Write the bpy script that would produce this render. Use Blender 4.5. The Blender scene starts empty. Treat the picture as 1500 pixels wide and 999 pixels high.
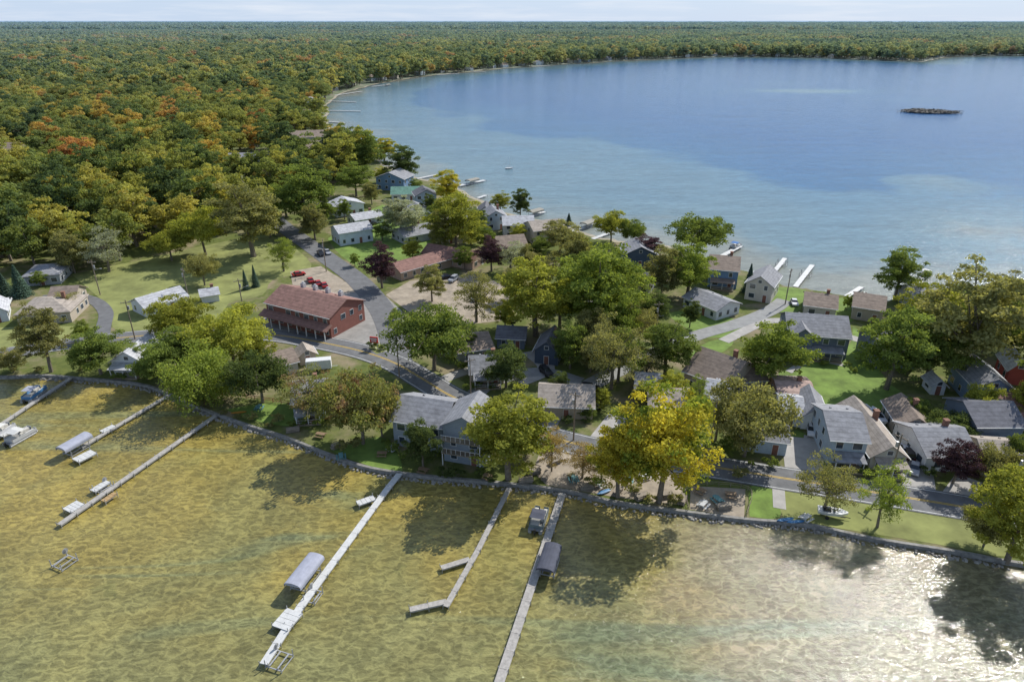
import bpy, math, random
import numpy as np
from mathutils import Vector, Matrix
from mathutils.geometry import tessellate_polygon
random.seed(7)
rng = np.random.default_rng(7)
R = random.random
U = random.uniform
scene = bpy.context.scene
COL = scene.collection

# ------------------------------------------------------------------ survey: photo point -> ground metres
CAM_H = 72.0
TH = math.radians(25.2)
S, C = math.sin(TH), math.cos(TH)
def G(px, py, z=0.0):
    u = (px-750)/1000.0; v = (py-499.5)/1000.0
    t = (CAM_H-z)/(S+v*C)
    return (u*t, (C-v*S)*t)
def GL(pts, z=0.0): return [G(a, b, z) for a, b in pts]
def mpp(py):
    return CAM_H/(S+(py-499.5)/1000.0*C)/1000.0
def height_for(py_base, py_top):
    Y = G(750, py_base)[1]; v = (py_top-499.5)/1000.0
    return CAM_H - Y*(S+v*C)/(C-v*S)

# ------------------------------------------------------------------ materials
def new_mat(name):
    m = bpy.data.materials.new(name); m.use_nodes = True
    nt = m.node_tree; nt.nodes.clear()
    return m, nt, nt.nodes, nt.links
def mixc(nt, fac, a, b, mode='MIX'):
    n = nt.nodes.new('ShaderNodeMix'); n.data_type = 'RGBA'; n.blend_type = mode
    for sock, val in ((n.inputs[0], fac), (n.inputs[6], a), (n.inputs[7], b)):
        if hasattr(val, 'is_linked'): nt.links.new(val, sock)
        elif isinstance(val, (int, float)): sock.default_value = val
        else: sock.default_value = (val[0], val[1], val[2], 1)
    return n.outputs[2]
def noise(nt, vec, scale, detail=3, rough=.55, dist=0.0):
    n = nt.nodes.new('ShaderNodeTexNoise'); n.inputs['Scale'].default_value = scale
    n.inputs['Detail'].default_value = detail; n.inputs['Roughness'].default_value = rough
    n.inputs['Distortion'].default_value = dist
    nt.links.new(vec, n.inputs['Vector']); return n.outputs['Fac']
def mrange(nt, val, a, b, c=0., d=1., smooth=False):
    n = nt.nodes.new('ShaderNodeMapRange'); nt.links.new(val, n.inputs[0])
    if smooth: n.interpolation_type = 'SMOOTHSTEP'
    for i, x in zip((1, 2, 3, 4), (a, b, c, d)): n.inputs[i].default_value = x
    return n.outputs[0]
def math_(nt, op, a, b=None):
    n = nt.nodes.new('ShaderNodeMath'); n.operation = op
    for i, x in enumerate((a, b)):
        if x is None: continue
        if hasattr(x, 'is_linked'): nt.links.new(x, n.inputs[i])
        else: n.inputs[i].default_value = x
    return n.outputs[0]
def grey(nt, v):
    cc = nt.nodes.new('ShaderNodeCombineColor')
    for i in range(3): nt.links.new(v, cc.inputs[i])
    return cc.outputs[0]
def mapping(nt, pos, rot, sc):
    mp = nt.nodes.new('ShaderNodeMapping'); mp.inputs['Rotation'].default_value = (0, 0, rot); mp.inputs['Scale'].default_value = sc
    nt.links.new(pos, mp.inputs[0]); return mp.outputs[0]
def geopos(nt): return nt.nodes.new('ShaderNodeNewGeometry').outputs['Position']
HAZE_TINT = (0.28, 0.39, 0.52)
def haze(nt, col, pos):  # air haze painted into the base colour, stronger with distance from the origin
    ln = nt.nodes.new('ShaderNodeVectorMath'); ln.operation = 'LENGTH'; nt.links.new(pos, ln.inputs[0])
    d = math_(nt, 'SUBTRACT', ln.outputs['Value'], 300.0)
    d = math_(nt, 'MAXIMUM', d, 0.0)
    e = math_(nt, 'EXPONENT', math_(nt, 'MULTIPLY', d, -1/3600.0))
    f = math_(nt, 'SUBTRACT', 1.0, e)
    return mixc(nt, f, col, HAZE_TINT)

_mc = {}
def mat(name, col, rough=.8, amt=.15, scale=1.5, bump=0.0, metallic=0.0, spec=.4, stripe=0):
    if name in _mc: return _mc[name]
    m, nt, N, L = new_mat(name)
    out = N.new('ShaderNodeOutputMaterial'); b = N.new('ShaderNodeBsdfPrincipled')
    L.new(b.outputs[0], out.inputs[0])
    pos = geopos(nt)
    n1 = noise(nt, pos, scale, 4, .65)
    f = mrange(nt, n1, .32, .68)
    lo = tuple(c*(1-amt) for c in col); hi = tuple(min(1, c*(1+amt)) for c in col)
    c = mixc(nt, f, lo, hi)
    if stripe:
        sp = N.new('ShaderNodeSeparateXYZ'); L.new(pos, sp.inputs[0])
        fr = math_(nt, 'FRACT', math_(nt, 'MULTIPLY', sp.outputs[2], stripe))
        c = mixc(nt, 1.0, c, grey(nt, mrange(nt, fr, 0, .3, .72, 1.0)), 'MULTIPLY')
    L.new(c, b.inputs['Base Color'])
    b.inputs['Roughness'].default_value = rough; b.inputs['Metallic'].default_value = metallic
    b.inputs['Specular IOR Level'].default_value = spec
    if bump:
        bp = N.new('ShaderNodeBump'); bp.inputs['Strength'].default_value = bump; bp.inputs['Distance'].default_value = .1
        L.new(noise(nt, pos, scale*5, 3), bp.inputs['Height']); L.new(bp.outputs[0], b.inputs['Normal'])
    _mc[name] = m
    return m

LEAF_GAIN = 1.85
def foliage(name, dark, light, trans=.46, autumn=None):
    if name in _mc: return _mc[name]
    dark = tuple(c*LEAF_GAIN*.85 for c in dark); light = tuple(c*LEAF_GAIN*1.1 for c in light)
    m, nt, N, L = new_mat(name)
    out = N.new('ShaderNodeOutputMaterial')
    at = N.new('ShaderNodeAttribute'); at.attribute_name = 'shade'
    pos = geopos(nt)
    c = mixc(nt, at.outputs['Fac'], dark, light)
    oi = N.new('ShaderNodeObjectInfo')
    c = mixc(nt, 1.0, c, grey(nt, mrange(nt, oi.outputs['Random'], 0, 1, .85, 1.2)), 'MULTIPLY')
    if autumn:
        c = mixc(nt, mrange(nt, noise(nt, pos, .25, 3), .50, .64), c, autumn)
    finish_leaf(nt, c, pos, trans, out)
    _mc[name] = m
    return m
def finish_leaf(nt, c, pos, trans, out):
    N, L = nt.nodes, nt.links
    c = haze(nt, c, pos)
    d = N.new('ShaderNodeBsdfDiffuse'); t = N.new('ShaderNodeBsdfTranslucent')
    L.new(c, d.inputs[0])
    tc = mixc(nt, 1.0, c, (1.4, 1.35, .7), 'MULTIPLY'); L.new(tc, t.inputs[0])
    mx = N.new('ShaderNodeMixShader'); mx.inputs[0].default_value = trans
    L.new(d.outputs[0], mx.inputs[1]); L.new(t.outputs[0], mx.inputs[2])
    L.new(mx.outputs[0], out.inputs[0])

def forest_mat():
    m, nt, N, L = new_mat('forest_leaves')
    out = N.new('ShaderNodeOutputMaterial')
    pos = geopos(nt)
    oi = N.new('ShaderNodeObjectInfo')
    big = noise(nt, pos, .006, 3, .6)
    r = math_(nt, 'ADD', math_(nt, 'MULTIPLY', oi.outputs['Random'], .96), mrange(nt, big, .3, .7, -.15, .17))
    ramp = N.new('ShaderNodeValToRGB'); cr = ramp.color_ramp
    stops = [(0, (.10, .14, .06)), (.25, (.17, .215, .07)), (.5, (.25, .275, .08)), (.72, (.34, .34, .09)),
             (.86, (.43, .38, .10)), (.95, (.50, .36, .09)), (1, (.48, .25, .09))]
    cr.elements[0].position = 0; cr.elements[0].color = (*stops[0][1], 1)
    cr.elements[1].position = 1; cr.elements[1].color = (*stops[-1][1], 1)
    for p, c in stops[1:-1]:
        e = cr.elements.new(p); e.color = (*c, 1)
    L.new(r, ramp.inputs[0])
    at = N.new('ShaderNodeAttribute'); at.attribute_name = 'shade'
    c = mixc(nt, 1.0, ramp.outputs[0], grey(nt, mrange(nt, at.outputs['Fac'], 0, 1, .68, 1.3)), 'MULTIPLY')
    finish_leaf(nt, c, pos, .42, out)
    return m

# ------------------------------------------------------------------ mesh builder
class MB:
    def __init__(s): s.v = []; s.f = []; s.m = []
    def add(s, verts, faces, mi=0):
        o = len(s.v); s.v += [tuple(p) for p in verts]
        s.f += [tuple(i+o for i in f) for f in faces]; s.m += [mi]*len(faces)
    def box(s, c, size, rz=0., mi=0, top=1.0):
        x, y, z = size[0]/2, size[1]/2, size[2]/2
        ca, sa = math.cos(rz), math.sin(rz); V = []
        for dz in (-1, 1):
            k = top if dz > 0 else 1
            for dx, dy in ((-1, -1), (1, -1), (1, 1), (-1, 1)):
                a, b = dx*x*k, dy*y*k
                V.append((c[0]+a*ca-b*sa, c[1]+a*sa+b*ca, c[2]+dz*z))
        s.add(V, [(3, 2, 1, 0), (4, 5, 6, 7), (0, 1, 5, 4), (1, 2, 6, 5), (2, 3, 7, 6), (3, 0, 4, 7)], mi)
    def cyl(s, p0, p1, r0, r1, n=8, mi=0, cap=True):
        p0, p1 = Vector(p0), Vector(p1); d = (p1-p0).normalized()
        a = d.orthogonal().normalized(); b = d.cross(a); V = []
        for p, r in ((p0, r0), (p1, r1)):
            for i in range(n):
                t = 2*math.pi*i/n; V.append(p+(a*math.cos(t)+b*math.sin(t))*r)
        F = [(i, (i+1) % n, n+(i+1) % n, n+i) for i in range(n)]
        if cap: F += [tuple(range(n))[::-1], tuple(range(n, 2*n))]
        s.add(V, F, mi)
    def prism(s, prof, y0, y1, mi=0):
        n = len(prof); V = [(a, y0, b) for a, b in prof]+[(a, y1, b) for a, b in prof]
        F = [tuple(range(n)), tuple(range(n, 2*n))[::-1]]+[(i, n+i, n+(i+1) % n, (i+1) % n) for i in range(n)]
        s.add(V, F, mi)
    def obj(s, name, mats, parent=None, loc=(0, 0, 0), rz=0., smooth=False):
        me = bpy.data.meshes.new(name); me.from_pydata(s.v, [], s.f)
        for m in mats: me.materials.append(m)
        me.polygons.foreach_set('material_index', s.m)
        if smooth: me.polygons.foreach_set('use_smooth', [True]*len(me.polygons))
        me.update()
        o = bpy.data.objects.new(name, me); COL.objects.link(o)
        o.location = loc; o.rotation_euler = (0, 0, rz)
        if parent: o.parent = parent
        return o
def empty(name, loc=(0, 0, 0), rz=0.):
    e = bpy.data.objects.new(name, None); COL.objects.link(e)
    e.location = loc; e.rotation_euler = (0, 0, rz); e.empty_display_size = 1
    return e

def smooth_path(pts, n=6):
    P = [Vector((p[0], p[1])) for p in pts]; out = []
    for i in range(len(P)-1):
        p0 = P[max(i-1, 0)]; p1 = P[i]; p2 = P[i+1]; p3 = P[min(i+2, len(P)-1)]
        for k in range(n):
            t = k/n
            out.append(.5*((2*p1)+(-p0+p2)*t+(2*p0-5*p1+4*p2-p3)*t*t+(-p0+3*p1-3*p2+p3)*t**3))
    out.append(P[-1]); return [(p.x, p.y) for p in out]
def ribbon(path, w, z, mb, mi=0, off=0., z2=None):
    P = [Vector(p) for p in path]; V = []; n = len(P)
    for i in range(n):
        d = (P[min(i+1, n-1)]-P[max(i-1, 0)]).normalized(); nn = Vector((-d.y, d.x))
        for s_ in (1, -1):
            q = P[i]+nn*(off+s_*w/2); V.append((q.x, q.y, z))
    if z2 is None:
        mb.add(V, [(2*i, 2*i+1, 2*i+3, 2*i+2) for i in range(n-1)], mi)
    else:
        m = len(V); V += [(a, b, z2) for a, b, _ in V]; F = []
        for i in range(n-1):
            a, b, c, d = 2*i, 2*i+1, 2*i+3, 2*i+2
            F += [(a, b, c, d), (a, d, d+m, a+m), (c, b, b+m, c+m)]
        F += [(0, m, m+1, 1), (2*n-2, 2*n-1, 2*n-1+m, 2*n-2+m)]
        mb.add(V, F, mi)
def poly_sheet(name, pts, z, material):
    V = [Vector((a, b, 0)) for a, b in pts]; T = tessellate_polygon([V])
    mb = MB(); F = []
    for a, b, c in T:
        cr = (V[b]-V[a]).cross(V[c]-V[a]).z
        F.append((a, b, c) if cr > 0 else (a, c, b))
    mb.add([(v.x, v.y, z) for v in V], F)
    return mb.obj(name, [material])
def in_poly(x, y, poly):
    x = np.asarray(x); y = np.asarray(y); inside = np.zeros(x.shape, bool)
    n = len(poly); j = n-1
    for i in range(n):
        xi, yi = poly[i]; xj, yj = poly[j]
        if yi != yj:
            c = ((yi > y) != (yj > y)) & (x < (xj-xi)*(y-yi)/(yj-yi)+xi); inside ^= c
        j = i
    return inside

# ------------------------------------------------------------------ terrain outline
near_shore_px = [(-900, 570), (-300, 556), (-100, 551), (0, 552), (60, 550), (105, 553), (200, 562), (245, 576), (300, 600), (360, 622),
                 (420, 641), (480, 665), (540, 685), (620, 697), (740, 708), (830, 719), (900, 735), (1000, 749), (1095, 761),
                 (1180, 768), (1280, 789), (1400, 808), (1500, 826), (1700, 852), (2300, 920)]
north_px = [(2300, 445), (1700, 436), (1500, 432), (1400, 434), (1340, 437), (1290, 440), (1240, 434), (1190, 425), (1150, 418), (1115, 404),
            (1080, 394), (1040, 380), (985, 364), (945, 357), (900, 354), (860, 345), (810, 328), (760, 320), (715, 306),
            (690, 290), (645, 270), (600, 260), (560, 242), (520, 218), (492, 202), (479, 186), (476, 167), (479, 150),
            (498, 137), (530, 128), (580, 118), (620, 112), (700, 104), (760, 99), (820, 95), (900, 90), (1000, 85),
            (1060, 83.5), (1150, 84), (1250, 87), (1330, 90), (1352, 90.5), (1372, 86), (1400, 83), (1500, 82), (1700, 83), (2300, 88)]
near_shore = smooth_path(GL(near_shore_px), 5)
north_shore = smooth_path(GL(north_px), 5)
north_shore = [(x+U(-1, 1)*min(3, y/300), y+U(-1, 1)*min(4, y/250)) for x, y in north_shore]
FAR = 40000
land_poly = near_shore + north_shore + [(FAR, 1700), (FAR, FAR), (-FAR, FAR), (-FAR, near_shore[0][1])]

def ground_mat():
    m, nt, N, L = new_mat('ground_grass_soil')
    out = N.new('ShaderNodeOutputMaterial'); b = N.new('ShaderNodeBsdfPrincipled'); L.new(b.outputs[0], out.inputs[0])
    pos = geopos(nt)
    g = mixc(nt, mrange(nt, noise(nt, pos, .6, 5, .7), .3, .7), (.085, .11, .032), (.16, .18, .05))
    g = mixc(nt, mrange(nt, noise(nt, pos, .09, 5, .65), .47, .64), g, (.27, .22, .14))
    g = mixc(nt, mrange(nt, noise(nt, pos, .0016, 3, .6), .55, .62), g, (.30, .27, .13))
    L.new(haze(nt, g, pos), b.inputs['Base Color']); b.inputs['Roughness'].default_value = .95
    b.inputs['Specular IOR Level'].default_value = .1
    return m
g = poly_sheet('ground', land_poly, 0.0, ground_mat())
mb = MB()
for path in (near_shore, north_shore):
    n = len(path)
    mb.add([(x, y, 0) for x, y in path]+[(x, y, -2) for x, y in path], [(i, n+i, n+i+1, i+1) for i in range(n-1)])
mb.obj('shore_bank', [mat('bank_soil', (.16, .14, .09))])
mb = MB(); ribbon(near_shore, .55, .22, mb, 0, 0, -1.5)
mb.obj('seawall', [mat('seawall_concrete', (.24, .23, .21), amt=.35, scale=1.2)])
mb = MB(); i0 = 60; ribbon(north_shore[i0:], 5.0, -.15, mb, 0, 0); mb.obj('beach', [mat('beach_sand', (.34, .30, .22), amt=.25, scale=.3)])

# ------------------------------------------------------------------ water
def near_water_mat():
    m, nt, N, L = new_mat('shallow_water')
    out = N.new('ShaderNodeOutputMaterial'); b = N.new('ShaderNodeBsdfPrincipled'); L.new(b.outputs[0], out.inputs[0])
    pos = geopos(nt)
    # lake bed seen through knee-deep water: golden sand, weed beds, drawn-out currents
    big = mrange(nt, noise(nt, pos, .04, 4, .55, .6), .36, .66, 0, 1, True)
    c = mixc(nt, big, (.245, .188, .046), (.180, .158, .050))
    sp = N.new('ShaderNodeSeparateXYZ'); L.new(pos, sp.inputs[0])
    yy = math_(nt, 'ADD', sp.outputs[1], mrange(nt, noise(nt, pos, .05, 3), 0, 1, -18, 18))
    c = mixc(nt, mrange(nt, yy, 92, 45, 0, .85, True), c, (.155, .158, .070))
    xx = math_(nt, 'ADD', sp.outputs[0], mrange(nt, noise(nt, pos, .04, 3), 0, 1, -25, 25))
    c = mixc(nt, mrange(nt, xx, -5, 60, 0, .75, True), c, (.150, .134, .085))
    c = mixc(nt, mrange(nt, noise(nt, mapping(nt, pos, .5, (.010, .07, .05)), 1.0, 3, .5, 1.6), .54, .68, 0, .55, True), c, (.105, .145, .085))
    c = mixc(nt, mrange(nt, noise(nt, pos, .11, 5, .65, .8), .60, .70, 0, .35, True), c, (.095, .105, .035))
    # lens pattern of sunlight under small waves, painted into the bed colour
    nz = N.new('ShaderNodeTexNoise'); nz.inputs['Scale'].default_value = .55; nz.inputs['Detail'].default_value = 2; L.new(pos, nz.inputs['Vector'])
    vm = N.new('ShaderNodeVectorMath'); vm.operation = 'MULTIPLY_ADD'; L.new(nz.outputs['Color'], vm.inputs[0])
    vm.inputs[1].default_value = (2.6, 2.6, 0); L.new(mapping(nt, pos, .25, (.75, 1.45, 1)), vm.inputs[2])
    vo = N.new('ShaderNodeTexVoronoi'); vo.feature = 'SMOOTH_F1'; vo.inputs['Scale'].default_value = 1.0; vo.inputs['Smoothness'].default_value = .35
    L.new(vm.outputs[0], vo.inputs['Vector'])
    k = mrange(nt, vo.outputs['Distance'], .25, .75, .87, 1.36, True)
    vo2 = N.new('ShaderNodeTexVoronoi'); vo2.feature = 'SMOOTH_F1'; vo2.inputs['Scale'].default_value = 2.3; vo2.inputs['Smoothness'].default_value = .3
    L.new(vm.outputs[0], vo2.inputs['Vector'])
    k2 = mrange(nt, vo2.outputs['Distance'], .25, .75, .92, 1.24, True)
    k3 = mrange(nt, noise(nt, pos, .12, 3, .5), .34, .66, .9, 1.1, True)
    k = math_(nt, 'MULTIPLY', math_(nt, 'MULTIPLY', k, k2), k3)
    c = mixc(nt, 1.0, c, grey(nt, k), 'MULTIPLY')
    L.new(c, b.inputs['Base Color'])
    b.inputs['Roughness'].default_value = .065; b.inputs['IOR'].default_value = 1.36; b.inputs['Specular IOR Level'].default_value = .58
    bp = N.new('ShaderNodeBump'); bp.inputs['Strength'].default_value = 1; bp.inputs['Distance'].default_value = .11
    h1 = noise(nt, mapping(nt, pos, -.7, (1.0, 1.9, 1)), 1.35, 4, .66, .5)
    L.new(h1, bp.inputs['Height']); L.new(bp.outputs[0], b.inputs['Normal'])
    return m
WZ = -.5
nw = [(-900, -150), (900, -150)] + [G(2300, 640), G(1500, 600), G(1100, 580), G(750, 560), G(400, 520), G(0, 480), G(-900, 500)]
poly_sheet('shallow_water', nw, WZ, near_water_mat())

def lake_mat():
    m, nt, N, L = new_mat('lake_water')
    out = N.new('ShaderNodeOutputMaterial'); b = N.new('ShaderNodeBsdfPrincipled'); L.new(b.outputs[0], out.inputs[0])
    pos = geopos(nt)
    at = N.new('ShaderNodeAttribute'); at.attribute_name = 'depth'
    d = math_(nt, 'ADD', at.outputs['Fac'], mrange(nt, noise(nt, pos, .009, 5, .6, .4), 0, 1, -.26, .26))
    ramp = N.new('ShaderNodeValToRGB'); cr = ramp.color_ramp
    st = [(0, (.23, .24, .20)), (.10, (.135, .21, .235)), (.37, (.090, .180, .245)), (.43, (.034, .120, .235)), (.9, (.012, .085, .225))]
    cr.elements[0].color = (*st[0][1], 1); cr.elements[1].position = .9; cr.elements[1].color = (*st[-1][1], 1)
    for p, c in st[1:-1]:
        e = cr.elements.new(p); e.color = (*c, 1)
    L.new(d, ramp.inputs[0])
    k = mrange(nt, noise(nt, mapping(nt, pos, -.5, (.02, .1, .1)), 1., 6, .75), .3, .7, .82, 1.18)
    kk = mrange(nt, noise(nt, mapping(nt, pos, -.7, (.18, .4, .1)), 1., 5, .75), .3, .7, .76, 1.26)
    c = mixc(nt, 1.0, ramp.outputs[0], grey(nt, math_(nt, 'MULTIPLY', k, kk)), 'MULTIPLY')
    L.new(c, b.inputs['Base Color']); b.inputs['Roughness'].default_value = .13; b.inputs['IOR'].default_value = 1.33
    b.inputs['Specular IOR Level'].default_value = .30
    bp = N.new('ShaderNodeBump'); bp.inputs['Strength'].default_value = 1; bp.inputs['Distance'].default_value = .20
    L.new(noise(nt, mapping(nt, pos, -.7, (1., 1.9, 1)), .5, 4, .7), bp.inputs['Height']); L.new(bp.outputs[0], b.inputs['Normal'])
    return m
xs = np.arange(-400, 4200, 18.); ys = np.arange(110, 2400, 18.)
X, Y = np.meshgrid(xs, ys); X = X.ravel(); Y = Y.ravel()
dist = np.full(X.shape, 1e9)
ns = north_shore[::2]
for (x0, y0), (x1, y1) in zip(ns[:-1], ns[1:]):
    dx, dy = x1-x0, y1-y0; L2 = dx*dx+dy*dy+1e-9
    t = np.clip(((X-x0)*dx+(Y-y0)*dy)/L2, 0, 1)
    dist = np.minimum(dist, np.hypot(X-x0-t*dx, Y-y0-t*dy))
nearw = np.clip((900-Y)/700, 0.15, 1)
dep = np.clip(dist/(70+130*nearw), 0, 2.2)*.5
for cx, cy, hx, hy, am in ((1190, 133, 150, 5, .95), (1360, 265, 60, 10, .42), (1150, 122, 60, 3, .7), (880, 215, 90, 20, .1), (1040, 250, 60, 12, .12), (1420, 330, 120, 20, .2), (720, 150, 60, 8, -.1), (1330, 146, 90, 4, .55)):
    w = G(cx, cy); sx = hx*mpp(cy); sy = abs(G(cx, cy-hy)[1]-w[1])
    q = ((X-w[0])/sx)**2+((Y-w[1])/sy)**2
    dep -= am*np.exp(-q)
me = bpy.data.meshes.new('lake_water'); nx, ny = len(xs), len(ys)
idx = np.arange(nx*ny).reshape(ny, nx)
F = np.stack([idx[:-1, :-1], idx[:-1, 1:], idx[1:, 1:], idx[1:, :-1]], -1).reshape(-1, 4)
me.from_pydata(np.stack([X, Y, np.full(X.shape, WZ-.06)], 1).tolist(), [], F.tolist())
a = me.attributes.new('depth', 'FLOAT', 'POINT'); a.data.foreach_set('value', dep.astype(np.float32))
me.materials.append(lake_mat()); o = bpy.data.objects.new('lake_water', me); COL.objects.link(o)

# ------------------------------------------------------------------ roads, lots, lawns
M_asph = mat('asphalt', (.15, .15, .15), .9, .2, .5)
M_asph2 = mat('asphalt_lot', (.28, .265, .24), .9, .2, .35)
M_conc = mat('concrete', (.38, .36, .33), .9, .15, .5)
M_grav = mat('gravel_dirt', (.34, .285, .215), .95, .28, .4)
M_lawn = mat('lawn', (.15, .225, .042), .95, .3, .3)
M_lawn2 = mat('dry_lawn', (.22, .235, .075), .95, .32, .15)
M_line = mat('road_paint_white', (.65, .65, .62), .7, .2, 2)
M_yel = mat('road_paint_yellow', (.55, .36, .05), .7, .2, 2)
roads_w = []
def road(name, pts, w, z, m=M_asph, marks=True):
    p = smooth_path(GL(pts), 8); roads_w.append((p, w))
    mb = MB(); ribbon(p, w, z, mb); mb.obj(name, [m])
    if marks:
        mb = MB(); ribbon(p, .16, z+.012, mb, 0, .16); ribbon(p, .16, z+.012, mb, 0, -.16)
        ribbon(p, .14, z+.012, mb, 1, w/2-.45); ribbon(p, .14, z+.012, mb, 1, -w/2+.45)
        mb.obj('road_markings', [M_yel, M_line])
main = [(-300, 560), (0, 519), (100, 504), (200, 493), (300, 487), (400, 491), (470, 502), (530, 515), (578, 532), (620, 556),
        (660, 580), (715, 603), (775, 630), (850, 652), (940, 668), (1030, 682), (1130, 698), (1240, 715), (1370, 736), (1500, 757), (1800, 800)]
road('lake_road', main, 7.2, .09)
road('village_road', [(582, 530), (578, 500), (560, 455), (525, 412), (482, 380), (447, 355), (420, 336), (398, 318), (372, 298), (340, 280)], 7.0, .085, marks=False)
M_old = mat('asphalt_old', (.27, .27, .26), .9, .15, .5)
road('side_street', [(790, 640), (822, 590), (880, 556), (960, 517), (1020, 492), (1075, 476), (1125, 457), (1150, 440)], 4.6, .08, M_old, False)
road('side_street', [(690, 585), (720, 560), (790, 545), (850, 560)], 4.2, .078, M_old, False)
road('side_street', [(1075, 477), (1150, 470), (1230, 490), (1330, 520)], 3.2, .076, M_conc, False)
road('curved_driveway', [(60, 436), (110, 434), (140, 442), (155, 458), (152, 478), (148, 500)], 3.6, .075, M_asph, False)
for k, (pts, w) in enumerate([([(1172, 692), (1168, 665), (1160, 640)], 5), ([(1345, 728), (1345, 700), (1335, 660)], 5), ([(1190, 700), (1192, 640)], 3.5),
                   ([(760, 560), (800, 540), (775, 515)], 4), ([(640, 560), (680, 545), (730, 535)], 3), ([(1060, 500), (1110, 475)], 3),
                   ([(1395, 735), (1420, 700)], 4), ([(1155, 545), (1190, 528), (1235, 535)], 1.6), ([(1000, 600), (1020, 660)], 3), ([(1142, 745), (1140, 712)], 2.0), ([(870, 655), (905, 610)], 4)]):
    road('driveway', pts, w, .06+.001*k, M_conc, False)
def sheet(name, pts, z, m):
    w = GL(pts)
    poly_sheet(name, smooth_path(w+[w[0]], 3)[:-1] if 'lawn' in name else w, z, m)
sheet('lawn', [(105, 402), (220, 378), (300, 360), (392, 345), (440, 370), (455, 395), (400, 410), (385, 432), (335, 445), (310, 478), (200, 486), (165, 480), (165, 455), (140, 432)], .02, M_lawn2)
sheet('lawn', [(0, 480), (60, 478), (140, 480), (142, 500), (60, 508), (0, 515)], .021, M_lawn2)
sheet('lawn', [(480, 350), (560, 300), (600, 330), (640, 365), (590, 385), (545, 400), (500, 375)], .022, M_lawn)
sheet('lawn', [(975, 460), (1035, 495), (1100, 482), (1060, 462), (1020, 452)], .023, M_lawn)
sheet('lawn', [(1115, 420), (1180, 425), (1165, 460), (1130, 450)], .024, M_lawn)
sheet('lawn', [(1140, 545), (1240, 510), (1250, 478), (1275, 510), (1300, 560), (1360, 600), (1280, 610), (1200, 590), (1150, 570)], .025, M_lawn)
sheet('lawn', [(1190, 640), (1160, 632), (1168, 690), (1210, 692)], .026, M_lawn)
sheet('lawn', [(1098, 756), (1100, 712), (1140, 716), (1142, 758)], .027, M_lawn)
sheet('lawn', [(1148, 760), (1148, 718), (1290, 740), (1390, 758), (1480, 775), (1480, 815), (1390, 800), (1280, 782)], .028, M_lawn2)
sheet('lawn', [(330, 600), (400, 590), (440, 600), (450, 625), (380, 618)], .029, M_lawn)
sheet('lawn', [(485, 660), (560, 640), (590, 690), (540, 682)], .03, M_lawn)
sheet('lawn', [(640, 545), (680, 560), (670, 575), (640, 560), (600, 535)], .031, M_lawn2)
sheet('lawn', [(1000, 525), (1040, 500), (1075, 500), (1050, 520)], .032, M_lawn)
sheet('lawn', [(1210, 440), (1250, 437), (1250, 470), (1220, 475)], .033, M_lawn)
sheet('sand_patch', [(1010, 746), (1012, 712), (1092, 716), (1090, 758)], .034, M_grav)
sheet('gravel_lot', [(565, 432), (600, 412), (700, 400), (750, 425), (735, 470), (690, 475), (600, 458)], .035, M_grav)
sheet('gravel_lot', [(425, 398), (470, 390), (525, 425), (500, 440), (430, 425)], .036, M_grav)
sheet('dirt_yard', [(780, 690), (800, 640), (900, 670), (1000, 690), (1000, 740), (900, 728), (800, 710)], .037, M_grav)
sheet('parking_lot', [(385, 468), (420, 435), (525, 428), (555, 425), (588, 455), (610, 510), (588, 540), (530, 520), (470, 506), (385, 494)], .04, M_asph2)
sheet('traffic_island', [(540, 510), (556, 504), (570, 513), (552, 519)], .10, M_lawn2)

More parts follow.
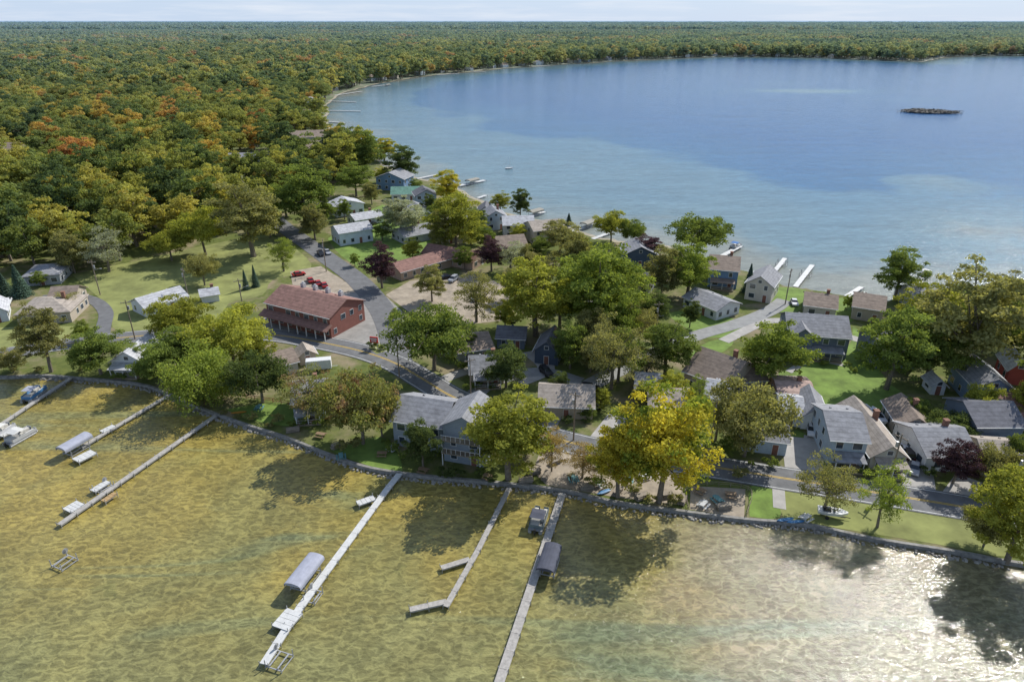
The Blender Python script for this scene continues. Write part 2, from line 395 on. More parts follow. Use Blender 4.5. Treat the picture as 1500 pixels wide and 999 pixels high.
# ------------------------------------------------------------------ houses
M_glass = mat('window_glass', (.04, .055, .07), .12, .1, 1, spec=.8)
M_trim = mat('white_trim', (.68, .68, .66), .6, .06)
M_deckw = mat('deck_wood', (.27, .22, .16), .8, .25, 1)
def wallm(c):
    return mat('siding_%02d_%02d_%02d' % tuple(int(x*99) for x in c), c, .75, .08, .8, stripe=3.0)
def roofm(c):
    return mat('shingles_%02d_%02d_%02d' % tuple(int(x*99) for x in c), c, .9, .25, .9, bump=.3, stripe=2.5)
house_fp = []
def gable(mw, mr, cx, cy, w, d, h, rise, ridge='x', z0=0., ov=.45):
    if ridge == 'y': W, D = d, w
    else: W, D = w, d
    def T(x, y, z):
        return (cx+x, cy+y, z0+z) if ridge != 'y' else (cx-y, cy+x, z0+z)
    if ridge == 'hip':
        V = [T(a*W/2, b*D/2, z) for z in (0, h) for a, b in ((-1, -1), (1, -1), (1, 1), (-1, 1))]
        mw.add(V, [(3, 2, 1, 0), (0, 1, 5, 4), (1, 2, 6, 5), (2, 3, 7, 6), (3, 0, 4, 7), (4, 5, 6, 7)])
        k = max(W/2-D/2, .3)
        V = [T(a*(W/2+ov), b*(D/2+ov), h+e) for e in (-.05, .15) for a, b in ((-1, -1), (1, -1), (1, 1), (-1, 1))]+[T(-k, 0, h+rise), T(k, 0, h+rise)]
        mr.add(V, [(3, 2, 1, 0), (0, 1, 5, 4), (1, 2, 6, 5), (2, 3, 7, 6), (3, 0, 4, 7), (4, 5, 9, 8), (6, 7, 8, 9), (5, 6, 9), (7, 4, 8)])
        return
    P = [(-D/2, 0), (D/2, 0), (D/2, h), (0, h+rise), (-D/2, h)]
    V = [T(-W/2, y, z) for y, z in P]+[T(W/2, y, z) for y, z in P]
    mw.add(V, [(0, 1, 2, 3, 4)[::-1], (5, 6, 7, 8, 9)]+[(i, (i+1) % 5, 5+(i+1) % 5, 5+i) for i in (0, 1, 4)])
    sl = rise/(D/2)
    for s_ in (-1, 1):
        e = (s_*(D/2+ov), h-ov*sl+.04); r_ = (0, h+rise+.04); th = .18
        V = []
        for xx in (-W/2-ov, W/2+ov):
            V += [T(xx, e[0], e[1]), T(xx, r_[0], r_[1]), T(xx, r_[0], r_[1]+th), T(xx, e[0], e[1]+th)]
        mr.add(V, [(0, 1, 2, 3), (7, 6, 5, 4), (3, 2, 6, 7), (0, 4, 5, 1), (0, 3, 7, 4)])
def windows(mb, cx, cy, w, d, h, z0=0., storeys=1, seed=0, sides='fblr'):
    rr = random.Random(seed)
    for sname in sides:
        L_ = w if sname in 'fb' else d
        n = max(1, int(L_/2.9)); sp = L_/n
        for st in range(storeys):
            for i in range(n):
                if rr.random() < .12: continue
                u = -L_/2+sp*(i+.5); z = z0+1.5+st*2.75
                ww = rr.choice((.9, 1.1, 1.5)); wh = 1.25
                if sname == 'f' and st == 0 and i == n//2: ww, wh, z, isd = 1.0, 2.1, z0+1.07, True
                else: isd = False
                if z+wh/2 > z0+h: continue
                for th, gx, gz, mi in ((.05, ww+.22, wh+.22, 1), (.08, ww, wh, 2 if isd else 0)):
                    if sname == 'f': mb.box((cx+u, cy-d/2-th/2, z), (gx, th, gz), 0, mi)
                    elif sname == 'b': mb.box((cx+u, cy+d/2+th/2, z), (gx, th, gz), 0, mi)
                    elif sname == 'l': mb.box((cx-w/2-th/2, cy+u, z), (th, gx, gz), 0, mi)
                    else: mb.box((cx+w/2+th/2, cy+u, z), (th, gx, gz), 0, mi)
_hs = 0
def house(name, A, B, depth, h, rise, ridge, wc, rc, storeys=1, porch=False, chimney=None, extra=(), fgable=0, wing=None):
    global _hs; _hs += 1
    a, b = Vector(G(*A)), Vector(G(*B)); ax = (b-a); w = ax.length; ang = math.atan2(ax.y, ax.x)
    nrm = Vector((-ax.y, ax.x)).normalized(); c = (a+b)/2+nrm*depth/2
    e = empty(name, (c.x, c.y, 0), ang)
    house_fp.append((c.x, c.y, math.hypot(w, depth)/2+1.5))
    if 380 < c.y < 700:
        for k_ in (14, 26, 38): house_fp.append((c.x*(1-k_/c.y), c.y-k_, w/2+3))
    mw, mr, mw2, mp = MB(), MB(), MB(), MB()
    gable(mw, mr, 0, 0, w, depth, h, rise, ridge)
    windows(mw2, 0, 0, w, depth, h, 0, storeys, _hs)
    if ridge == 'y':
        mw2.box((0, -depth/2-.025, h+rise*.35), (1.1, .05, 1.0), 0, 1); mw2.box((0, -depth/2-.04, h+rise*.35), (.9, .08, .8), 0, 0)
    if fgable:
        gw = w*.34; gx = w*.5*fgable*.55
        gable(mw, mr, gx, -depth*.28, gw, depth*.62, h-.03, gw*.42, 'y')
        windows(mw2, gx, -depth*.28, gw, depth*.62, h, 0, storeys, _hs+9, 'f')
    if wing:
        gable(mw, mr, *wing); windows(mw2, wing[0], wing[1], wing[2], wing[3], wing[4], 0, max(1, int(wing[4]/2.7)), _hs+5)
    if porch:
        pw = w*.8; y0 = -depth/2
        mp.box((0, y0-1.3, .2), (pw, 2.5, .4), 0, 0)
        V = [(-pw/2-.2, y0-2.9, 2.45), (pw/2+.2, y0-2.9, 2.45), (pw/2+.2, y0-.09, 2.95), (-pw/2-.2, y0-.09, 2.95)]
        mp.add([(x, y, z) for x, y, z in V]+[(x, y, z+.14) for x, y, z in V], [(3, 2, 1, 0), (4, 5, 6, 7), (0, 1, 5, 4), (1, 2, 6, 5), (3, 0, 4, 7)], 2)
        n = max(2, int(pw/2.5))
        for i in range(n+1): mp.box((-pw/2+.1+(pw-.2)*i/n, y0-2.4, 1.42), (.14, .14, 2.04), 0, 1)
        for zz in (.8, 1.25): mp.box((0, y0-2.4, zz), (pw-.3, .05, .05), 0, 1)
    if chimney is None: chimney = (_hs % 3 == 0)
    if chimney and rise > 0:
        mc = MB(); mc.box((w*.22, depth*.1, h+rise*.6+.3), (.8, .8, rise+1.0)); mc.box((w*.22, depth*.1, h+rise*1.1+.87), (.95, .95, .15)); mc.obj('chimney', [mat('chimney_brick', (.25, .13, .09), .9, .2, 4)], e)
    for i in range(2):
        x = U(-.3, .3)*w
        if ridge == 'x': mr.box((x, depth*.2, h+rise*.6+.2), (.35, .35, .5))
    mg = MB()
    if ridge == 'x':
        sl = rise/(depth/2)
        for s_ in (-1, 1): mg.box((0, s_*(depth/2+.52), h-.45*sl+.1), (w+.9, .12, .16))
    elif ridge == 'y':
        sl = rise/(w/2)
        for s_ in (-1, 1): mg.box((s_*(w/2+.52), 0, h-.45*sl+.1), (.12, depth+.9, .16))
    if mg.v: mg.obj('gutters', [M_trim], e)
    mw.obj('walls', [wallm(wc)], e); mr.obj('roof', [roofm(rc)], e)
    mw2.obj('windows_and_door', [M_glass, M_trim, mat('door_paint', (.22, .1, .07))], e)
    if mp.v: mp.obj('porch', [M_deckw, M_trim, roofm(rc)], e)
    return e, w

WHITE = (.68, .69, .68); CREAM = (.56, .52, .44); TAN = (.43, .37, .29); GREY = (.39, .40, .41); SLATE = (.16, .19, .24); BLUE = (.17, .27, .42)
NAVY = (.07, .10, .15); BRICK = (.27, .11, .085); LBLUE = (.41, .48, .54); OLIVE = (.27, .28, .22)
RG = (.27, .27, .28); RD = (.15, .15, .165); RB = (.27, .21, .165); RT = (.38, .325, .27); RR = (.27, .15, .12); RL = (.46, .46, .47); RGN = (.15, .29, .22)
HS = [
 ('white_barn', (499, 361), (547, 353), 9, 4.6, 1.6, 'x', (.60, .66, .72), RL, 1),
 ('white_barn', (494, 319), (534, 313), 9, 4.2, 1.8, 'y', WHITE, RL, 1),
 ('garden_shed', (522, 333), (562, 326), 8, 2.6, 1.5, 'x', WHITE, RL, 1),
 ('blue_lake_house', (552, 278), (592, 281), 11, 5.6, 2.6, 'y', BLUE, RG, 2),
 ('green_roof_cottage', (574, 295), (620, 294), 9, 3.0, 2.2, 'x', WHITE, RGN, 1),
 ('lake_cottage', (594, 359), (638, 350), 10, 2.8, 2.0, 'x', GREY, RG, 1),
 ('lake_cottage', (600, 324), (632, 320), 9, 3.4, 2.2, 'y', WHITE, RG, 1),
 ('lake_cottage', (610, 305), (640, 303), 9, 5, 2.2, 'y', LBLUE, RD, 2),
 ('lake_cottage', (655, 345), (690, 340), 9, 3, 2.2, 'x', GREY, RG, 1),
 ('lake_cottage', (738, 350), (782, 349), 10, 5, 2.0, 'x', WHITE, RL, 2),
 ('white_lake_house', (782, 360), (826, 356), 11, 5.2, 2.0, 'x', CREAM, RT, 2),
 ('lake_cottage', (712, 338), (742, 336), 9, 5, 2.2, 'y', LBLUE, RG, 2),
 ('lake_cottage', (700, 322), (722, 322), 9, 3, 2.2, 'y', GREY, RD, 1),
 ('tan_cottage', (728, 376), (772, 372), 10, 3, 2.4, 'x', TAN, RB, 1),
 ('tan_cottage', (640, 358), (668, 356), 9, 3, 2.2, 'y', TAN, RB, 1),
 ('navy_cottage', (914, 392), (960, 392), 10, 4.4, 2.4, 'y', NAVY, RG, 1),
 ('garage', (905, 425), (950, 432), 9, 2.8, 2.0, 'x', GREY, RD, 1),
 ('blue_lake_house', (1036, 420), (1078, 424), 12, 5.6, 2.4, 'x', BLUE, RB, 2, True),
 ('cream_lake_house', (1090, 438), (1128, 445), 11, 5.0, 2.4, 'y', CREAM, RG, 2),
 ('white_ranch_house', (1000, 449), (1048, 470), 9, 2.9, 1.6, 'x', WHITE, RG, 1),
 ('tan_ranch_house', (1176, 462), (1222, 468), 10, 3.0, 1.9, 'x', CREAM, RB, 1),
 ('tan_cottage', (1246, 467), (1290, 474), 11, 3.6, 2.0, 'x', TAN, RB, 1),
 ('lake_cottage', (1335, 455), (1385, 455), 10, 3.4, 2.0, 'x', GREY, RG, 1),
 ('garage', (783, 532), (817, 536), 9, 3.4, 2.4, 'y', NAVY, RD, 1),
 ('garage', (728, 510), (768, 512), 7, 2.8, 1.6, 'x', SLATE, RD, 1),
 ('grey_cottage', (673, 533), (722, 525), 9, 2.9, 2.0, 'x', OLIVE, RB, 1),
 ('grey_cottage', (690, 564), (738, 562), 8, 2.9, 2.2, 'x', TAN, RG, 1, True),
 ('tan_ranch_house', (790, 612), (868, 615), 9, 2.9, 2.2, 'x', TAN, RT, 1),
 ('cream_cottage', (950, 612), (1014, 616), 8, 2.8, 1.7, 'x', CREAM, RT, 1),
 ('brown_roof_house', (1000, 566), (1062, 590), 13, 3.8, 3.4, 'x', TAN, RB, 1),
 ('white_garage', (1030, 600), (1062, 606), 8, 3.2, 1.8, 'x', WHITE, RL, 1),
 ('garage', (1086, 575), (1120, 572), 7, 2.7, 1.6, 'x', TAN, RB, 1),
 ('tan_garage', (1138, 596), (1187, 599), 7, 3.4, .7, 'x', (.42, .25, .19), (.42, .30, .25), 1),
 ('grey_cottage', (1172, 628), (1208, 632), 9, 3.0, 2.0, 'y', WHITE, RG, 1),
 ('grey_house', (1210, 680), (1262, 684), 12, 5.3, 2.2, 'x', LBLUE, RG, 2, True),
 ('cream_cottage', (1271, 690), (1322, 692), 17, 3.2, 2.2, 'y', CREAM, RT, 1, True),
 ('white_garage', (1086, 660), (1150, 668), 9, 3.0, 1.9, 'x', LBLUE, RG, 1),
 ('white_garage', (1140, 622), (1172, 626), 8, 2.8, 1.5, 'x', WHITE, RL, 1),
 ('white_cottage', (1352, 690), (1424, 690), 11, 3.2, 2.2, 'x', WHITE, RG, 1),
 ('slate_house', (1422, 655), (1490, 655), 10, 4.6, 2.2, 'x', SLATE, RD, 1),
 ('blue_house', (1420, 596), (1475, 600), 11, 4.6, 2.2, 'y', (.22, .31, .42), RG, 1),
 ('brown_cottage', (1470, 630), (1530, 632), 10, 3, 2.2, 'x', TAN, RR, 1),
 ('red_barn', (1472, 562), (1502, 566), 8, 3.6, 2.4, 'y', (.36, .07, .05), RL, 1),
 ('tan_garage', (1440, 700), (1500, 705), 9, 3, 2, 'x', TAN, RT, 1),
 ('tan_cottage', (1312, 642), (1360, 646), 9, 3, 1.8, 'y', TAN, RB, 1),
 ('blue_cottage', (1282, 540), (1340, 540), 10, 4.8, 2.4, 'x', SLATE, RD, 1),
 ('garden_shed', (1362, 578), (1382, 579), 4, 2.3, 1.2, 'y', WHITE, RL, 1), ('garden_shed', (1400, 628), (1418, 630), 4, 2.3, 1.2, 'x', (.34, .08, .06), RB, 1),
 ('garden_shed', (1096, 615), (1116, 616), 4, 2.3, 1.0, 'x', GREY, RD, 1), ('garden_shed', (652, 520), (672, 518), 4, 2.3, 1.0, 'x', WHITE, RG, 1),
 ('garage', (860, 455), (895, 458), 8, 3, 2, 'x', TAN, RB, 1), ('garage', (930, 585), (965, 588), 7, 2.8, 1.8, 'x', GREY, RG, 1),
 ('ranch_house', (38, 420), (90, 416), 11, 3, 1.8, 'hip', GREY, RG, 1),
 ('ranch_house', (28, 477), (106, 472), 12, 3, 2.0, 'hip', TAN, RT, 1),
 ('brown_garage', (75, 452), (112, 450), 8, 2.8, 2, 'x', TAN, RB, 1),
 ('white_cottage', (216, 466), (277, 447), 8, 2.8, 1.8, 'x', WHITE, RL, 1),
 ('garden_shed', (297, 445), (322, 441), 5, 2.2, 1.1, 'x', WHITE, RL, 1),
 ('white_garage', (-15, 475), (14, 470), 9, 3, 1.8, 'y', WHITE, RL, 1),
 ('white_lake_house', (168, 548), (214, 549), 10, 3.2, 2.4, 'y', WHITE, RL, 1, True),
 ('grey_cottage', (432, 616), (476, 612), 9, 4, 2.2, 'x', LBLUE, RG, 1, True),
 ('garden_shed', (440, 536), (464, 531), 4, 2.4, 1.3, 'y', TAN, RT, 1),
 ('tan_cottage', (398, 556), (438, 545), 7, 2.8, 1.8, 'x', CREAM, RB, 1),
 ('brown_house', (436, 231), (484, 228), 16, 4.5, 3.0, 'x', TAN, RB, 1),
 ('brown_house', (425, 213), (475, 211), 15, 4.5, 3.0, 'x', GREY, RB, 1),
 ('blue_house', (455, 250), (492, 252), 12, 4.5, 2.5, 'x', BLUE, RG, 1),
 ('ranch_house', (335, 242), (396, 240), 12, 3.2, 2.0, 'x', WHITE, RG, 1),
 ('brown_house', (-10, 232), (30, 232), 14, 4.5, 3, 'x', TAN, RB, 1),
 ('brown_house', (-5, 262), (25, 262), 14, 4.5, 3, 'x', GREY, RB, 1),
 ('brown_house', (65, 178), (95, 178), 18, 5.5, 3, 'x', CREAM, RB, 1),
 ('white_house', (378, 134), (400, 134), 18, 7, 3, 'x', WHITE, RG, 2),
 ('white_house', (398, 148), (420, 148), 18, 7, 3, 'y', WHITE, RG, 2),
 ('brown_house', (425, 178), (450, 178), 15, 5, 3, 'x', CREAM, RB, 1),
 ('white_house', (440, 160), (460, 160), 15, 6, 3, 'y', WHITE, RG, 2),
 ('white_house', (478, 134), (496, 133), 13, 6, 3, 'y', CREAM, RG, 2), ('white_house', (503, 125), (518, 124), 13, 6, 3, 'x', WHITE, RG, 2),
]
for h_ in HS: house(*h_)
e, w = house('slate_lake_house', (1150, 520), (1238, 527), 12, 5.6, 2.8, 'x', SLATE, RG, 2, True, False, (), -1)
e, w = house('waterfront_house', (578, 652), (650, 664), 10, 5.6, 2.4, 'x', (.27, .31, .35), RG, 2, False, False, (), 0, (9.6, -2.6, 7.5, 9, 7.6, 2.2, 'y'))
mb = MB()
for z in (2.8, 5.4):
    mb.box((9.6, -8.0, z), (7.2, 1.6, .15), 0, 0)
    for i in range(9): mb.box((6.1+i*.875, -8.7, z+.55), (.06, .06, .95), 0, 1)
    mb.box((9.6, -8.7, z+1.06), (7.2, .08, .07), 0, 1)
for x in (6.1, 13.1): mb.box((x, -8.5, 2.7), (.16, .16, 5.2), 0, 1)
mb.obj('balconies', [M_deckw, M_trim], e)

e, w = house('brick_restaurant', (394, 472), (486, 496), 13, 5.6, 2.6, 'x', BRICK, RR, 2, False, False)
mb = MB(); y0 = -6.5
V = [(-w/2-.8, y0-2.4, 2.6), (w/2+.8, y0-2.4, 2.6), (w/2+.8, y0-.1, 3.7), (-w/2-.8, y0-.1, 3.7)]
mb.add(V+[(x, y, z+.16) for x, y, z in V], [(3, 2, 1, 0), (4, 5, 6, 7), (0, 1, 5, 4), (1, 2, 6, 5), (3, 0, 4, 7)], 0)
for i in range(8): mb.box((-w/2+.2+i*(w-.4)/7, y0-2.1, 1.35), (.2, .2, 2.6), 0, 1)
mb.obj('porch_roof', [roofm(RR), M_trim], e)
mb = MB()
for i in range(4): mb.box((-w*.3+i*w*.2, 3.0, 8.0), (1.0, 1.0, 1.2)); mb.cyl((-w*.3+i*w*.2, 3.0, 8.5), (-w*.3+i*w*.2, 3.0, 9.0), .3, .3, 8)
mb.obj('rooftop_vents', [mat('galvanised', (.45, .45, .45), .5, .1)], e)
e, w = house('motel', (588, 412), (662, 391), 8, 2.9, 1.9, 'x', (.45, .33, .25), RR, 1, False, False)
gx = w/2
mw, mr, mw2 = MB(), MB(), MB(); gable(mw, mr, gx+2.5, -5.2, 8.6, 19, 2.87, 2.0, 'y'); windows(mw2, gx+2.5, -5.2, 8.6, 19, 2.9, 0, 1, 3)
mw.obj('wing_walls', [wallm((.45, .33, .25))], e, rz=.35); mr.obj('wing_roof', [roofm(RR)], e, rz=.35); mw2.obj('wing_windows', [M_glass, M_trim, M_trim], e, rz=.35)

nsh = north_shore[140:]
acc = 0
rr = random.Random(5)
def simple_house(name, x, y, ang, w, d, h, rise, wc, rc):
    e = empty(name, (x, y, 0), ang); mw, mr, mv = MB(), MB(), MB()
    gable(mw, mr, 0, 0, w, d, h, rise, rr.choice('xy')); windows(mv, 0, 0, w, d, h, 0, 2, rr.randint(0, 999))
    mw.obj('walls', [wallm(wc)], e); mr.obj('roof', [roofm(rc)], e); mv.obj('windows_and_door', [M_glass, M_trim, M_trim], e)
    house_fp.append((x, y, w*.6))
for i in range(len(nsh)-1):
    (x0, y0), (x1, y1) = nsh[i], nsh[i+1]; L_ = math.hypot(x1-x0, y1-y0)
    if L_ > 300: continue
    acc += L_
    while acc > 50:
        acc -= rr.uniform(26, 80)
        t = rr.random(); nx_, ny_ = -(y1-y0)/L_, (x1-x0)/L_
        off = rr.uniform(13, 34); x = x0+t*(x1-x0)+nx_*off; y = y0+t*(y1-y0)+ny_*off
        if abs(x) > .85*y: continue
        simple_house('shore_house', x, y, math.atan2(y1-y0, x1-x0)+rr.uniform(-.2, .2), rr.uniform(9, 14), rr.uniform(8, 11), 4.5, 2.8,
                     rr.choice((WHITE, CREAM, GREY, TAN, LBLUE)), rr.choice((RG, RB, RD)))

# ------------------------------------------------------------------ trees
M_bark = mat('bark', (.18, .15, .115), .9, .3, 3)
def mesh_np(name, V, F, mi, shade, mats):
    me = bpy.data.meshes.new(name); me.from_pydata(V, [], F)
    for m in mats: me.materials.append(m)
    me.polygons.foreach_set('material_index', mi)
    a = me.attributes.new('shade', 'FLOAT', 'POINT'); a.data.foreach_set('value', np.asarray(shade, np.float32))
    me.update(); return me
def unit(n):
    v = rng.normal(size=(n, 3)); return v/np.linalg.norm(v, axis=1, keepdims=True)
def leaves(pos, nrm, size):
    n = len(pos); t = np.cross(nrm, unit(n)); t /= np.linalg.norm(t, axis=1, keepdims=True)+1e-9; b = np.cross(nrm, t)
    s = size[:, None]*.5
    V = np.stack([pos-t*s, pos-b*s*.65, pos+t*s, pos+b*s*.65], 1).reshape(-1, 3)
    return V
def make_tree(name, h=16., r=6.5, nleaf=9000, ls=.5, nclump=70, kind='round', leafmat=None, flat=1.0, sides=7):
    mb = MB(); cz = h*.53; rz = h*.44
    if kind == 'spruce': return make_spruce(name, h, r, nleaf, ls, leafmat)
    u = unit(nclump); az = np.arctan2(u[:, 1], u[:, 0]); ph = rng.uniform(0, 6, 3)
    lob = 1+.2*np.sin(3*az+ph[0])+.12*np.sin(5*az+ph[1]+u[:, 2]*3)+.13*rng.normal(size=nclump)
    rad = rng.random(nclump)**.36*.9*np.clip(lob, .6, 1.2)
    cp = np.stack([u[:, 0]*r*rad, u[:, 1]*r*rad, cz+u[:, 2]*rz*rad*np.where(u[:, 2] < 0, .82, 1)], 1)
    if kind == 'wide': cp[:, 2] = cz*.9+(cp[:, 2]-cz)*.7
    if kind == 'sparse': cp[:, 2] += rng.normal(size=nclump)*.6
    cr = r*rng.uniform(.11, .27, nclump)*(1.25 if nclump < 60 else 1)
    w = cr**2; w /= w.sum(); ci = rng.choice(nclump, nleaf, p=w)
    d = unit(nleaf); d[:, 2] = np.where(d[:, 2] < -.3, -d[:, 2]*.5, d[:, 2])
    rr_ = cr[ci]*rng.uniform(.5, 1.15, nleaf)
    pos = cp[ci]+d*rr_[:, None]*np.array([1, 1, .75])
    if kind == 'willow':
        k = rng.random(nleaf); pos[:, 2] -= k**1.5*h*.35
    pos[:, 2] = np.where(pos[:, 2] < .9, .9+rng.random(nleaf)*.8, pos[:, 2])
    nrm = d*.8+unit(nleaf)*.9+np.array([0, 0, .25]); nrm /= np.linalg.norm(nrm, axis=1, keepdims=True)
    sz = ls*rng.uniform(.6, 1.35, nleaf)
    LV = leaves(pos, nrm, sz); cs = rng.random(nclump); sh = np.clip(cs[ci]*.6+rng.random(nleaf)*.4, 0, 1)
    top = Vector((U(-.3, .3), U(-.3, .3), h*.62)); mid = Vector((U(-.3, .3), U(-.3, .3), h*.26))
    tr = h*.021
    mb.cyl((0, 0, -.3), mid, tr*1.25, tr*.9, sides, 0, False); mb.cyl(mid, top, tr*.9, tr*.35, sides, 0, False)
    for j in range(14 if kind != 'sparse' else 30):
        k = rng.integers(nclump); t = U(.05, .9); p0 = mid.lerp(top, t); tgt = Vector(cp[k]); m_ = p0.lerp(tgt, .5)+Vector((0, 0, -.4+R()*.6))
        mb.cyl(p0, m_, tr*.42, tr*.26, 5, 0, False); mb.cyl(m_, tgt, tr*.26, tr*.08, 4, 0, False)
    o = len(mb.v); nv = len(LV)
    F = mb.f+(np.arange(nv).reshape(-1, 4)+o).tolist()
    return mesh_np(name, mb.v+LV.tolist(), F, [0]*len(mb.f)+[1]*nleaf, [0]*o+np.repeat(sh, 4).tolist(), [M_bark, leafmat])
def make_spruce(name, h, r, nleaf, ls, leafmat):
    mb = MB(); mb.cyl((0, 0, -.3), (0, 0, h*.97), h*.02, .03, 7, 0, False)
    t = rng.random(nleaf)**1.5; z = .06*h+t*h*.93; ang = rng.random(nleaf)*2*np.pi
    tier = np.abs(((z/h*13+np.sin(ang*5)*.12) % 1)); R0 = r*(1-t)*(1-.35*tier)*rng.uniform(.45, 1.05, nleaf)+.08
    pos = np.stack([np.cos(ang)*R0, np.sin(ang)*R0, z-R0*.25], 1)
    nrm = np.stack([np.cos(ang)*.5, np.sin(ang)*.5, np.ones(nleaf)], 1)+unit(nleaf)*.6; nrm /= np.linalg.norm(nrm, axis=1, keepdims=True)
    LV = leaves(pos, nrm, ls*rng.uniform(.6, 1.3, nleaf)); o = len(mb.v)
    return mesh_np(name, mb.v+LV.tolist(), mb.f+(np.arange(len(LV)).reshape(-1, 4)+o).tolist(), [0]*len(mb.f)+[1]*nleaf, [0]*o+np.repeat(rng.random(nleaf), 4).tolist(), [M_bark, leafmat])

FM = {
 'green': foliage('leaves_green', (.065, .09, .027), (.13, .158, .04)),
 'dark': foliage('leaves_dark_green', (.042, .062, .024), (.085, .105, .036)),
 'bright': foliage('leaves_bright_green', (.09, .122, .028), (.17, .20, .044)),
 'yg': foliage('leaves_yellow_green', (.12, .135, .028), (.22, .22, .044)),
 'yellow': foliage('leaves_yellow', (.15, .135, .022), (.29, .25, .035), autumn=(.23, .29, .055)),
 'olive': foliage('leaves_olive', (.10, .105, .044), (.18, .17, .07)),
 'orange': foliage('leaves_turning_orange', (.11, .13, .045), (.18, .175, .06), autumn=(.32, .20, .12)),
 'purple': foliage('leaves_purple', (.035, .02, .026), (.075, .042, .045), .2),
 'grey': foliage('leaves_grey_green', (.13, .14, .10), (.22, .23, .17)),
 'brown': foliage('leaves_brown', (.13, .10, .05), (.22, .17, .08)),
 'spruce': foliage('needles_blue_green', (.03, .05, .032), (.06, .09, .065), .15),
}
TM = {
 'round': [make_tree('tree_round_%d' % i, nleaf=15000, ls=.44, nclump=120, leafmat=FM['green']) for i in range(3)],
 'tall': [make_tree('tree_tall_%d' % i, 18, 5.8, 15000, .42, 130, 'round', FM['green']) for i in range(3)],
 'wide': [make_tree('tree_wide_%d' % i, 14, 7.5, 15000, .44, 130, 'wide', FM['green']) for i in range(3)],
 'sparse': [make_tree('tree_sparse_%d' % i, 16, 6.5, 8000, .36, 95, 'sparse', FM['olive']) for i in range(3)],
 'willow': [make_tree('tree_willow', 13, 7, 15000, .4, 90, 'willow', FM['bright'])],
 'spruce': [make_tree('tree_spruce', 12, 3, 6000, .4, kind='spruce', leafmat=FM['spruce'])],
}
DIM = {'round': (16*.97, 6.3), 'tall': (18*.97, 5.6), 'wide': (12., 7.2), 'sparse': (15.6, 6.3), 'willow': (12.6, 7.0), 'spruce': (12, 3)}
NAME = {'round': 'maple_tree', 'tall': 'poplar_tree', 'wide': 'oak_tree', 'sparse': 'locust_tree', 'willow': 'willow_tree', 'spruce': 'spruce_tree'}
def tree(px, pyb, pyt, wpx, colr, shape='round'):
    x, y = G(px, pyb); hh = max(2.0, height_for(pyb, pyt)); rad = wpx*mpp(pyb)/2*1.1
    me = random.choice(TM[shape]); D0 = DIM[shape]
    o = bpy.data.objects.new(NAME[shape], me); COL.objects.link(o)
    o.location = (x, y, 0); o.rotation_euler = (0, 0, U(0, 6.28)); s_ = rad/D0[1]
    o.scale = (s_, s_*U(.92, 1.08), min(hh/D0[0], 2.2*s_))
    o.material_slots[1].link = 'OBJECT'; o.material_slots[1].material = FM[colr]
